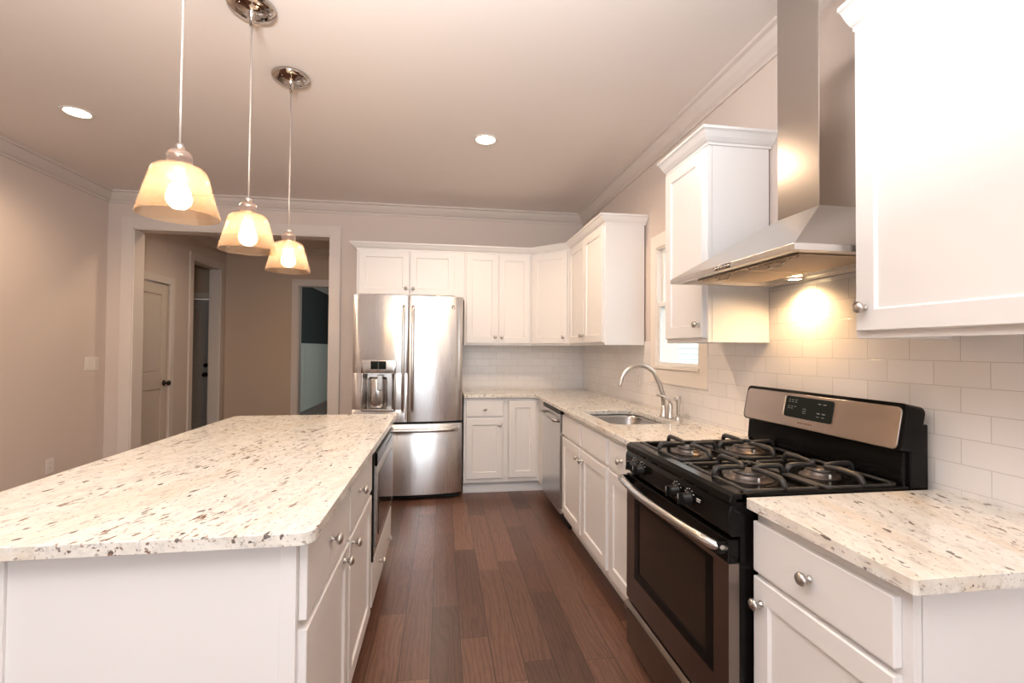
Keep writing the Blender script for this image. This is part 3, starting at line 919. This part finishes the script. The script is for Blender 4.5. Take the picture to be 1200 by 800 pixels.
# dispenser
dp = MB()
curved(dp, rx0 - 0.012, rx1 + 0.012, rz1, 1.230, yb=0.02, off=-0.006)
curved(dp, rx0 - 0.012, rx0, rz0 - 0.014, rz1, yb=0.02, n=2, off=-0.006)
curved(dp, rx1, rx1 + 0.012, rz0 - 0.014, rz1, yb=0.02, n=2, off=-0.006)
curved(dp, rx0, rx1, rz0 - 0.014, rz0 + 0.006, yb=0.04, off=-0.014)
dsp = dp.out('dispenser_frame', M['steel'], ld, bevel=0.004)
mb = MB()
mb.prism([(rx0, 0.0), (rx0, 0.062), (rx1, 0.062), (rx1, 0.0), (rx1 - 0.03, 0.045), (rx0 + 0.03, 0.045)], 'z', rz0, rz1)
mb.box(rx0, rx1, -0.02, 0.06, rz1 - 0.004, rz1)
mb.out('dispenser_recess', steel('recess_steel', (0.46, 0.43, 0.41), 0.28, 'Z'), ld)
MB().lathe([(0, 0), (0.085, 0.0), (0.09, 0.01), (0.09, 0.25), (0.08, 0.27), (0, 0.27)], (0.21, 0.075, rz0 + 0.01), 'z', 28).out('dispenser_column', M['steel'], ld)
MB().box(0.215, 0.262, -0.035, -0.020, 0.965, 1.10).out('dispenser_paddle', M['steel_sink'], ld, bevel=0.006)
ds = curved(MB(), 0.160, 0.292, 1.152, 1.222, yb=0.0, n=6, off=-0.009).out('dispenser_display', M['display'], ld, bevel=0.001)
MB().box(0.224, 0.227, fy(0.2255) - 0.0097, fy(0.2255) - 0.008, 1.156, 1.218).out('divider', M['markdim'], ds)
mb = MB()
for bx in (0.170, 0.195, 0.225, 0.252, 0.282):
    mb.lathe([(0, 0), (0.006, 0), (0.005, 0.003), (0, 0.0035)], (bx, fy(bx) - 0.005, 1.137), '-y', 12)
mb.out('button', M['steel_sink'], ld)
# round emblem
em = MB().lathe([(0, 0), (0.017, 0), (0.017, 0.003), (0.0145, 0.0042), (0.0135, 0.003), (0, 0.003)], (0.868, fy(0.868) - 0.0005, 1.705), '-y', 24).out('emblem', M['chrome'], rd)
MB().tube([(0.862, fy(0.868) - 0.004, 1.709), (0.858, fy(0.868) - 0.004, 1.703), (0.864, fy(0.868) - 0.004, 1.698), (0.868, fy(0.868) - 0.004, 1.706), (0.873, fy(0.868) - 0.004, 1.699), (0.878, fy(0.868) - 0.004, 1.704), (0.873, fy(0.868) - 0.004, 1.711)], 0.0011, 6).out('monogram', M['steel_sink'], em)

# ------------------------------------------------------------------ dishwasher
t = thing('dishwasher', 'stainless dishwasher between the corner cabinet and the sink cabinet', 'dishwasher', (FR, -0.925, 0), -90)
MB().box(0.005, 0.607, 0.0, 0.56, 0.10, 0.868).out('tub', M['blackm'], t)
d = MB().box(0.004, 0.608, -0.030, -0.001, 0.115, 0.850).out('door', M['steel'], t, bevel=0.004)
MB().box(0.004, 0.608, -0.026, -0.001, 0.853, 0.878).out('control_strip', M['blackm'], t, bevel=0.002)
MB().box(0.004, 0.608, 0.045, 0.06, 0.0, 0.10).out('toe_panel', M['blackm'], t)
MB().tube([(0.045, -0.030, 0.800), (0.045, -0.062, 0.804), (0.07, -0.072, 0.805), (0.3, -0.076, 0.805), (0.545, -0.072, 0.805), (0.57, -0.062, 0.804), (0.57, -0.030, 0.800)], 0.014, 12).out('handle', M['steel'], d)
MB().lathe([(0, 0), (0.011, 0), (0.010, 0.003), (0, 0.0035)], (0.50, -0.030, 0.20), '-y', 16).out('badge', M['chrome'], d)

# ------------------------------------------------------------------ range
RW = 0.757
t = thing('gas_range', 'freestanding gas range with black cooktop and stainless oven door', 'stove', (-0.660, -2.925, 0), -90)
mb = MB().box(0.004, RW - 0.004, 0.0, 0.630, 0.03, 0.895)
for fx in (0.05, RW - 0.05):
    for fyy in (0.05, 0.55):
        mb.lathe([(0, 0), (0.018, 0), (0.018, 0.03), (0, 0.03)], (fx, fyy, 0.0), 'z', 10)
mb.out('body', M['black'], t)
# cooktop: pan with raised rim
mb = MB()
mb.box(0.0, RW, -0.018, 0.630, 0.895, 0.912)
mb.prism([(-0.030, 0.885), (-0.036, 0.900), (-0.032, 0.916), (-0.018, 0.924), (0.016, 0.924), (0.030, 0.914), (0.030, 0.885)], 'x', 0.0, RW)
mb.box(0.0, 0.022, 0.0, 0.56, 0.905, 0.924).box(RW - 0.022, RW, 0.0, 0.56, 0.905, 0.924)
ck = mb.out('cooktop', M['black'], t, bevel=0.004)
# burners
BX, BY = (0.185, 0.572), (0.155, 0.420)
for i, bx in enumerate(BX):
    for j, by in enumerate(BY):
        rr = 0.052 if (i + j) % 2 else 0.043
        b1 = MB().lathe([(0, 0), (rr * 1.45, 0), (rr * 1.42, 0.003), (rr * 1.15, 0.004), (rr * 1.05, 0.014), (rr, 0.018), (0, 0.018)], (bx, by, 0.912), 'z', 32).out('burner_base', M['alum'], t)
        MB().lathe([(0, 0.018), (rr * 0.9, 0.018), (rr * 0.95, 0.021), (rr * 0.9, 0.026), (rr * 0.5, 0.028), (0, 0.0285)], (bx, by, 0.912), 'z', 32).out('burner_cap', M['cap'], b1)
        MB().lathe([(0, 0), (0.0035, 0), (0.0035, 0.016), (0, 0.018)], (bx + rr * 1.25, by - 0.01, 0.912), 'z', 10).out('igniter', M['mark'], b1)
# control panel, slightly tipped back
mb = MB().prism([(-0.001, 0.800), (-0.030, 0.800), (-0.040, 0.812), (-0.038, 0.872), (-0.030, 0.890), (-0.001, 0.890)], 'x', 0.0, RW)
cp = mb.out('control_panel', M['black'], t, bevel=0.003)
for kx in (0.105, 0.178, 0.462, 0.545):
    kk = MB().lathe([(0, 0), (0.024, 0), (0.025, 0.004), (0.019, 0.008), (0.018, 0.026), (0.014, 0.030), (0, 0.030)], (kx, -0.039, 0.846), '-y', 24).box(kx - 0.0045, kx + 0.0045, -0.080, -0.066, 0.829, 0.863).out('knob', M['blackm'], cp)
    MB().box(kx - 0.0012, kx + 0.0012, -0.0808, -0.080, 0.846, 0.862).out('pointer', M['mark'], kk)
    mb = MB()
    for a in (35, 60, 90, 120, 145):
        ca, sa = math.cos(math.radians(a)), math.sin(math.radians(a))
        mb.box(kx + 0.031 * ca - 0.0022, kx + 0.031 * ca + 0.0022, -0.0402, -0.0385, 0.846 + 0.031 * sa - 0.0012, 0.846 + 0.031 * sa + 0.0012)
    mb.box(kx - 0.036, kx - 0.029, -0.0402, -0.0385, 0.850, 0.853).box(kx - 0.036, kx - 0.030, -0.0402, -0.0385, 0.844, 0.847)
    mb.out('dial_marks', M['mark'], cp)
# small printed caption lines beside the near knob
MB().box(0.590, 0.612, -0.0402, -0.0385, 0.857, 0.860).box(0.590, 0.608, -0.0402, -0.0385, 0.850, 0.853).out('printed_lines', M['mark'], cp)
# oven door
od = wall_boxes(MB(), 'y', -0.034, -0.001, 0.006, RW - 0.006, 0.248, 0.722, [(0.098, 0.665, 0.372, 0.700)]).out('oven_door', M['steel_dark'], t)
MB().box(0.006, RW - 0.006, -0.036, -0.001, 0.722, 0.790).out('door_top_band', M['black'], od, bevel=0.004)
mb = wall_boxes(MB(), 'y', -0.0365, -0.010, 0.090, 0.673, 0.364, 0.708, [(0.130, 0.633, 0.400, 0.690)])
mb.out('window_border', M['black'], od, bevel=0.002)
MB().box(0.128, 0.635, -0.032, -0.012, 0.398, 0.692).out('window_glass', M['ovenglass'], od)
hp = []
for k in range(13):
    u = k / 12
    hp.append((0.028 + u * (RW - 0.056), -0.070 - 0.026 * math.sin(PI * u), 0.772))
hp = [(0.022, -0.034, 0.764)] + hp + [(RW - 0.022, -0.034, 0.764)]
MB().tube(hp, 0.0155, 14).out('handle', M['steel'], od)
for hx in (0.012, RW - 0.036):
    MB().box(hx, hx + 0.024, -0.066, -0.034, 0.746, 0.786).out('handle_bracket', M['black'], od, bevel=0.006)
# storage drawer with a bulged top lip
mb = MB().prism([(-0.001, 0.050), (-0.034, 0.050), (-0.034, 0.185), (-0.048, 0.205), (-0.048, 0.222), (-0.034, 0.236), (-0.001, 0.236)], 'x', 0.006, RW - 0.006)
sd = mb.out('storage_drawer', M['steel_dark'], t, bevel=0.003)
MB().lathe([(0, 0), (0.006, 0), (0.005, 0.003), (0, 0.004)], (0.05, -0.046, 0.214), '-y', 12).out('rivet', M['black'], sd)
# backguard
mb = MB()
mb.prism([(0.560, 0.905), (0.548, 0.940), (0.556, 1.035), (0.630, 1.035), (0.630, 0.905)], 'x', 0.012, RW - 0.012)
mb.box(RW - 0.030, RW - 0.002, 0.568, 0.632, 0.905, 1.110).box(0.002, 0.030, 0.568, 0.632, 0.905, 1.110)
bg = mb.out('backguard', M['black'], t, bevel=0.004)
# tilted head: frame in black with steel fascia
def tilt(y, z):      # point on the head, y = depth behind fascia, z = height up the fascia
    a = math.radians(11)
    return (0.532 + y * math.cos(a) + z * math.sin(a), 1.026 + z * math.cos(a) - y * math.sin(a))
def head_loop(x0, x1, z0, z1, r, y, n=5):
    out = []
    for cx, cz, a0 in ((x1 - r, z1 - r, 0), (x0 + r, z1 - r, 90), (x0 + r, z0 + r, 180), (x1 - r, z0 + r, 270)):
        for k in range(n + 1):
            a = math.radians(a0 + 90 * k / n)
            yy, zz = tilt(y, cz + r * math.sin(a))
            out.append((cx + r * math.cos(a), yy, zz))
    return out
hd = MB().hull(head_loop(0.0, RW, 0.0, 0.152, 0.022, 0.0), head_loop(0.0, RW, 0.0, 0.152, 0.022, 0.066)).out('console', M['black'], bg, bevel=0.004)
fas = MB().hull(head_loop(0.012, RW - 0.014, 0.006, 0.139, 0.018, -0.004), head_loop(0.012, RW - 0.014, 0.006, 0.139, 0.018, 0.004)).out('fascia', steel('fascia_steel', (0.50, 0.42, 0.37), 0.30, 'X', brush=0.012), bg, bevel=0.002)
MB().hull(head_loop(0.262, 0.494, 0.044, 0.128, 0.010, -0.0085), head_loop(0.262, 0.494, 0.044, 0.128, 0.010, 0.001)).out('display', M['display'], bg, bevel=0.0015)
MB().hull(head_loop(0.254, 0.262, 0.050, 0.124, 0.003, -0.0085), head_loop(0.254, 0.262, 0.050, 0.124, 0.003, 0.001)).out('display_trim', M['chrome'], bg)
mb = MB()
def glyph(x0, x1, z0, z1):
    mb.hull(head_loop(x0, x1, z0, z1, 0.0006, -0.0092, 1), head_loop(x0, x1, z0, z1, 0.0006, -0.0086, 1))
for gx in (0.280, 0.296, 0.313):
    for gz in (0.112, 0.104, 0.086, 0.078):
        if (gx, gz) != (0.313, 0.078): glyph(gx, gx + 0.010, gz, gz + 0.0028)
for gz in (0.066, 0.074, 0.082): glyph(0.358, 0.374, gz, gz + 0.0022)
for gx in (0.428, 0.452):
    glyph(gx, gx + 0.014, 0.108, 0.1115); glyph(gx, gx + 0.014, 0.072, 0.0765); glyph(gx, gx + 0.012, 0.060, 0.0625)
mb.out('lettering', M['markdim'], bg)
mb = MB()
for gx in (0.338, 0.348, 0.358, 0.370, 0.380, 0.390, 0.401):
    mb.hull(head_loop(gx, gx + 0.007, 0.024, 0.030, 0.0006, -0.0050, 1), head_loop(gx, gx + 0.007, 0.024, 0.030, 0.0006, -0.0042, 1))
mb.out('maker_mark', paint('rusty_brown_print', (0.24, 0.13, 0.08), 0.5), bg)

# grates: each lifts off the cooktop
def make_grate(name, label, i, j):
    o = thing(name, label, 'grate', (-0.660 + BY[j], -2.925 - BX[i], 0.9125), -90, 'cast iron burner grates')
    h = 0.124
    hx, hy = 0.165, 0.124
    fr = MB()
    loop = []
    r_ = 0.025
    for cx, cy, a0 in ((hx - r_, hy - r_, 0), (-hx + r_, hy - r_, 90), (-hx + r_, -hy + r_, 180), (hx - r_, -hy + r_, 270)):
        for k in range(4):
            a = math.radians(a0 + 30 * k)
            loop.append((cx + r_ * math.cos(a), cy + r_ * math.sin(a), 0.010))
    loop.append(loop[0]); loop.append(loop[1])
    fr.tube(loop, 0.0065, 8)
    for sx in (-1, 1):
        for sy in (-1, 1):
            fr.tube([(sx * (hx - 0.010), sy * (hy - 0.010), 0.0), (sx * (hx - 0.010), sy * (hy - 0.010), 0.010)], 0.007, 8)
    fr.out('ring', M['iron'], o)
    for dx, dy, reach in ((1, 0, hx), (-1, 0, hx), (0, 1, hy), (0, -1, hy)):
        f = MB()
        px, py = -dy, dx
        pts = []
        for u, z in ((1.0, 0.010), (0.99, 0.022), (0.95, 0.033), (0.88, 0.038), (0.6, 0.039), (0.32, 0.038), (0.13, 0.034)):
            pts.append((dx * reach * u, dy * reach * u, z))
        f.tube(pts, [0.0085, 0.0095, 0.0105, 0.0105, 0.0095, 0.0085, 0.0065], 8, flat=0.9)
        f.out('finger', M['iron'], o)
    return o
g0 = None
GL = {(0, 0): 'black grate over the front burner beside the sink counter', (0, 1): 'black grate over the rear burner beside the sink counter',
      (1, 0): 'black grate over the front burner on the side of the short counter', (1, 1): 'black grate over the rear burner on the side of the short counter'}
for i in (0, 1):
    for j in (0, 1):
        if g0 is None: g0 = make_grate('burner_grate', GL[(i, j)], i, j)
        else: dup(g0, (-0.660 + BY[j], -2.925 - BX[i], 0.9125), GL[(i, j)])

# ------------------------------------------------------------------ range hood
t = thing('range_hood', 'stainless pyramid range hood with square chimney above the stove', 'range hood', (0.0, -3.333, 0), -90)
# local: x along wall (towards camera), y: 0 at the wall, negative into the room
hw, hd_ = 0.3725, 0.505
cwx, cdy = 0.106, 0.185
zb, zl, zt = 1.628, 1.648, 1.856
def rect(x, y0, y1, z): return [(-x, y0, z), (x, y0, z), (x, y1, z), (-x, y1, z)]
mb = MB()
outer_b, outer_l = rect(hw, -hd_, -0.002, zb), rect(hw, -hd_, -0.002, zl)
A = [mb.bm.verts.new(p) for p in outer_b]; B = [mb.bm.verts.new(p) for p in outer_l]; C_ = [mb.bm.verts.new(p) for p in rect(cwx, -cdy, -0.002, zt)]
for P_, Q_ in ((A, B), (B, C_)):
    for k in range(4): mb.face([P_[k], P_[(k + 1) % 4], Q_[(k + 1) % 4], Q_[k]])
mb.face(C_)
# rolled-in rim and recessed underside
I1 = [mb.bm.verts.new(p) for p in rect(hw - 0.03, -hd_ + 0.03, -0.02, zb)]
I2 = [mb.bm.verts.new(p) for p in rect(hw - 0.05, -hd_ + 0.05, -0.022, zb + 0.014)]
for P_, Q_ in ((A, I1), (I1, I2)):
    for k in range(4): mb.face([P_[(k + 1) % 4], P_[k], Q_[k], Q_[(k + 1) % 4]])
mb.face(I2[::-1])
cn = mb.out('canopy', M['steel_hood'], t, bevel=0.0015)
MB().box(-cwx + 0.001, cwx - 0.001, -cdy + 0.001, -0.002, zt - 0.004, ZC - 0.001).out('chimney', M['steel_chimney'], t, bevel=0.002)
for k in (-1, 1):
    f = MB()
    x0, x1 = (-0.29, -0.004) if k < 0 else (0.004, 0.29)
    f.box(x0, x1, -0.42, -0.13, zb + 0.006, zb + 0.012)
    for q in range(9):
        xx = x0 + 0.018 + q * 0.0295
        f.prism([(xx, zb + 0.006), (xx + 0.010, zb + 0.001), (xx + 0.020, zb + 0.006)], 'y', -0.41, -0.14)
    fo = f.out('grease_filter', M['filter'], cn)
    MB().tube([((x0 + x1) / 2 - 0.04, -0.385, zb + 0.004), ((x0 + x1) / 2 - 0.03, -0.395, zb - 0.008), ((x0 + x1) / 2 + 0.03, -0.395, zb - 0.008), ((x0 + x1) / 2 + 0.04, -0.385, zb + 0.004)], 0.003, 8).out('pull', M['chrome'], fo)
hl = MB().lathe([(0.024, 0), (0.036, 0), (0.036, 0.006), (0.026, 0.006)], (-0.148, -0.072, zb + 0.002), 'z', 24).out('lamp_ring', M['chrome'], cn)
MB().lathe([(0, 0.001), (0.026, 0.001), (0.026, 0.005), (0, 0.005)], (-0.148, -0.072, zb + 0.002), 'z', 24).out('lamp_lens', M['hood_glow'], hl)
cpn = MB().box(-0.030, 0.070, -hd_ - 0.002, -hd_ + 0.002, zb + 0.002, zb + 0.018).out('button_panel', M['chrome'], cn)
mb = MB()
for k in range(5):
    mb.lathe([(0, 0), (0.0055, 0), (0.005, 0.004), (0, 0.0045)], (-0.018 + k * 0.019, -hd_ - 0.002, zb + 0.010), '-y', 14)
mb.out('button', M['chrome'], cpn)
sp = bpy.data.lights.new('hood_spot', 'SPOT'); sp.energy = 13.0; sp.color = (1.0, 0.62, 0.30); sp.spot_size = math.radians(160); sp.spot_blend = 0.8; sp.shadow_soft_size = 0.024
so = bpy.data.objects.new('hood_spot', sp); COL.objects.link(so)
so.location = (-0.072, -3.185, 1.622); so.rotation_euler = (math.radians(0), math.radians(8), 0)

# ------------------------------------------------------------------ sink and faucet
t = thing('sink', 'stainless undermount kitchen sink basin below the window', 'sink', (-0.3675, -2.10, 0))
def ring_at(mb, half_x, half_y, r, z):
    return [mb.bm.verts.new((x, y, z)) for x, y in rounded(-half_x, half_x, -half_y, half_y, r)]
mb = MB()
sx, sy = (SK[1] - SK[0]) / 2 , (SK[3] - SK[2]) / 2
rings = [ring_at(mb, sx + 0.02, sy + 0.02, 0.08, 0.8825), ring_at(mb, sx + 0.003, sy + 0.003, 0.07, 0.8825), ring_at(mb, sx - 0.004, sy - 0.004, 0.068, 0.86),
         ring_at(mb, sx - 0.012, sy - 0.012, 0.064, 0.73), ring_at(mb, sx - 0.030, sy - 0.030, 0.055, 0.702), ring_at(mb, 0.06, 0.06, 0.05, 0.694)]
for P_, Q_ in zip(rings, rings[1:]):
    n_ = len(P_)
    for k in range(n_): mb.face([P_[k], P_[(k + 1) % n_], Q_[(k + 1) % n_], Q_[k]], True)
mb.face(rings[-1])
bs = mb.out('basin', M['steel_sink'], t)
MB().lathe([(0.0, 0.0), (0.024, 0.0), (0.030, 0.004), (0.045, 0.004), (0.046, 0.0)], (0, 0, 0.694), 'z', 24).out('drain', M['chrome'], t)

t = thing('faucet', 'satin nickel gooseneck faucet with side lever behind the sink', 'faucet', (-0.120, -2.13, CT1))
MB().lathe([(0, 0), (0.027, 0), (0.027, 0.006), (0.020, 0.014), (0.017, 0.05), (0.0135, 0.075), (0, 0.075)], (0, 0, 0), 'z', 24).out('base', M['nickel'], t)
pts = [(0, 0, 0.06), (-0.006, 0, 0.14), (-0.030, 0, 0.21)]
for k in range(11):
    a = math.radians(25 + 145 * k / 10)
    pts.append((-0.165 + 0.122 * math.cos(a), 0, 0.205 + 0.118 * math.sin(a)))
pts.append((-0.290, 0, 0.205)); pts.append((-0.291, 0, 0.190))
MB().tube(pts, [0.0135] * 3 + [0.012] * 11 + [0.0125, 0.013], 14).out('spout', M['nickel'], t)
hb = MB().lathe([(0, 0), (0.022, 0), (0.022, 0.006), (0.018, 0.012), (0.0165, 0.075), (0.012, 0.095), (0, 0.10)], (0.005, -0.075, 0), 'z', 22).out('valve_body', M['nickel'], t)
MB().tube([(0.005, -0.075, 0.088), (-0.004, -0.070, 0.115), (-0.030, -0.055, 0.134), (-0.066, -0.035, 0.140)], [0.010, 0.008, 0.0065, 0.0055], 10).out('lever', M['nickel'], hb)
t = thing('side_sprayer', 'satin nickel side sprayer standing next to the faucet lever', 'sprayer', (-0.105, -2.285, CT1))
MB().lathe([(0, 0), (0.022, 0), (0.022, 0.005), (0.016, 0.014), (0.015, 0.03), (0, 0.03)], (0, 0, 0), 'z', 22).out('holder', M['nickel'], t)
MB().lathe([(0, 0.028), (0.011, 0.03), (0.010, 0.07), (0.013, 0.10), (0.017, 0.125), (0.016, 0.138), (0.010, 0.145), (0, 0.146)], (0, 0, 0), 'z', 20).box(-0.030, -0.010, -0.008, 0.008, 0.118, 0.136).out('spray_head', M['nickel'], t, bevel=0.003)

# ------------------------------------------------------------------ pendants
def make_pendant(label):
    t = thing('pendant_lamp', label, 'lamp', (-2.337, -3.314, ZC), 0, 'pendant lamps over the island')
    cn = MB().lathe([(0, -0.001), (0.094, -0.001), (0.097, -0.008), (0.094, -0.019), (0.060, -0.026), (0.024, -0.030), (0.020, -0.036), (0.017, -0.060), (0.009, -0.066), (0.008, -0.092), (0, -0.094)][::-1], (0, 0, 0), 'z', 40).out('canopy', M['chrome'], t)
    for a in (60, 240):
        MB().lathe([(0, -0.004), (0.004, -0.003), (0.004, 0), (0, 0)], (0.06 * math.cos(math.radians(a)), 0.06 * math.sin(math.radians(a)), -0.0255), 'z', 10).out('screw', M['chrome'], cn)
    MB().tube([(0, 0, -0.09), (0.001, 0, -0.45), (-0.001, 0.001, -0.65), (0, 0, -0.845)], 0.0036, 8).out('cord', M['cord'], t)
    # neck: clear glass ball on a small cap
    MB().lathe([(0, -0.830), (0.010, -0.832), (0.014, -0.846), (0.010, -0.852), (0, -0.852)][::-1], (0, 0, 0), 'z', 20).out('neck_cap', M['nickel'], t)
    MB().lathe([(0.010, -0.850), (0.022, -0.852), (0.033, -0.862), (0.0365, -0.875), (0.034, -0.889), (0.024, -0.899), (0.014, -0.902)][::-1], (0, 0, 0), 'z', 28).out('neck_ball', M['ball'], t)
    sk = MB().lathe([(0, -0.905), (0.016, -0.905), (0.017, -0.940), (0.015, -0.952), (0, -0.952)][::-1], (0, 0, 0), 'z', 20).out('socket', M['plastic'], t)
    # shade: open-bottomed truncated cone, walls 3 mm
    prof = [(0.010, -0.901), (0.048, -0.902), (0.063, -0.907), (0.073, -0.916), (0.079, -0.930), (0.113, -1.060), (0.110, -1.060), (0.0765, -0.931), (0.071, -0.919), (0.062, -0.910), (0.048, -0.905), (0.010, -0.904)]
    MB().lathe(prof, (0, 0, 0), 'z', 48).out('shade', M['shade'], t)
    MB().lathe([(0, -0.952), (0.013, -0.953), (0.016, -0.963), (0.030, -0.982), (0.035, -1.002), (0.031, -1.021), (0.018, -1.034), (0, -1.038)][::-1], (0, 0, 0), 'z', 24).out('bulb', M['bulb'], t)
    return t
p0 = make_pendant('pendant lamp with amber glass shade, largest and closest to the camera')
dup(p0, (-2.337, -2.787, ZC), 'middle one of the three amber glass pendant lamps')
dup(p0, (-2.337, -2.260, ZC), 'amber glass pendant lamp farthest from the camera, in front of the wide doorway')

# ------------------------------------------------------------------ recessed ceiling lights
def make_can(label, loc):
    t = thing('recessed_light', label, 'ceiling light', loc, 0, 'recessed ceiling lights')
    MB().lathe([(0.066, 0.0), (0.086, 0.0), (0.088, -0.003), (0.084, -0.006), (0.070, -0.005), (0.066, -0.002)], (0, 0, 0), 'z', 36).out('trim_ring', M['plastic'], t)
    MB().lathe([(0, -0.002), (0.040, -0.0025), (0.068, -0.002), (0.068, 0.0), (0, 0.0)], (0, 0, 0), 'z', 36).out('lens', M['can_glow'], t)
    return t
r0 = make_can('round recessed ceiling light near the left wall', (-3.80, -1.63, ZC))
dup(r0, (-1.225, -1.67, ZC), 'round recessed ceiling light above the walkway in front of the refrigerator')
for nm, loc in (('can_light', (-3.80, -1.63, ZC - 0.02)), ('can_light', (-1.225, -1.67, ZC - 0.02)), ('hall_fill', (-3.5, 0.48, ZC - 0.02))):  # the hall spot is an added, unseen fill with no fixture
    l = bpy.data.lights.new(nm, 'SPOT'); l.energy = 72 if nm == 'can_light' else 34; l.color = (1.0, 0.72, 0.48)
    l.spot_size = math.radians(165); l.spot_blend = 0.6; l.shadow_soft_size = 0.07
    o = bpy.data.objects.new(nm, l); COL.objects.link(o); o.location = loc

# ------------------------------------------------------------------ switch and outlets
def plate(name, label, cat, loc, rz, wd, ht, kind):
    t = thing(name, label, cat, loc, rz)
    MB().box(-wd / 2, wd / 2, -0.006, 0.0, -ht / 2, ht / 2).out('cover_plate', M['plastic'], t, bevel=0.0025)
    if kind == 'switch':
        for sx_ in (-wd / 4, wd / 4):
            MB().box(sx_ - 0.017, sx_ + 0.017, -0.009, -0.005, -0.034, 0.034).out('rocker', M['plastic'], t, bevel=0.002)
    else:
        for sz in (-0.02, 0.02):
            f = MB().box(-0.016, 0.016, -0.0075, -0.005, sz - 0.013, sz + 0.013).out('socket_face', M['plastic'], t, bevel=0.004)
            MB().box(-0.007, -0.005, -0.0078, -0.0072, sz - 0.004, sz + 0.005).box(0.005, 0.007, -0.0078, -0.0072, sz - 0.004, sz + 0.005).out('slot', M['blackm'], f)
    return t
plate('light_switch', 'double light switch plate on the left wall by the doorway', 'switch', (XL, -0.165, 1.175), 90, 0.165, 0.125, 'switch')
plate('wall_outlet', 'wall outlet low on the left wall just above the island countertop edge', 'outlet', (XL, -0.60, 0.36), 90, 0.075, 0.12, 'outlet')
plate('wall_outlet', 'white outlet on the tile backsplash to the left of the faucet', 'outlet', (-0.002, -1.475, 1.12), -90, 0.075, 0.12, 'outlet')
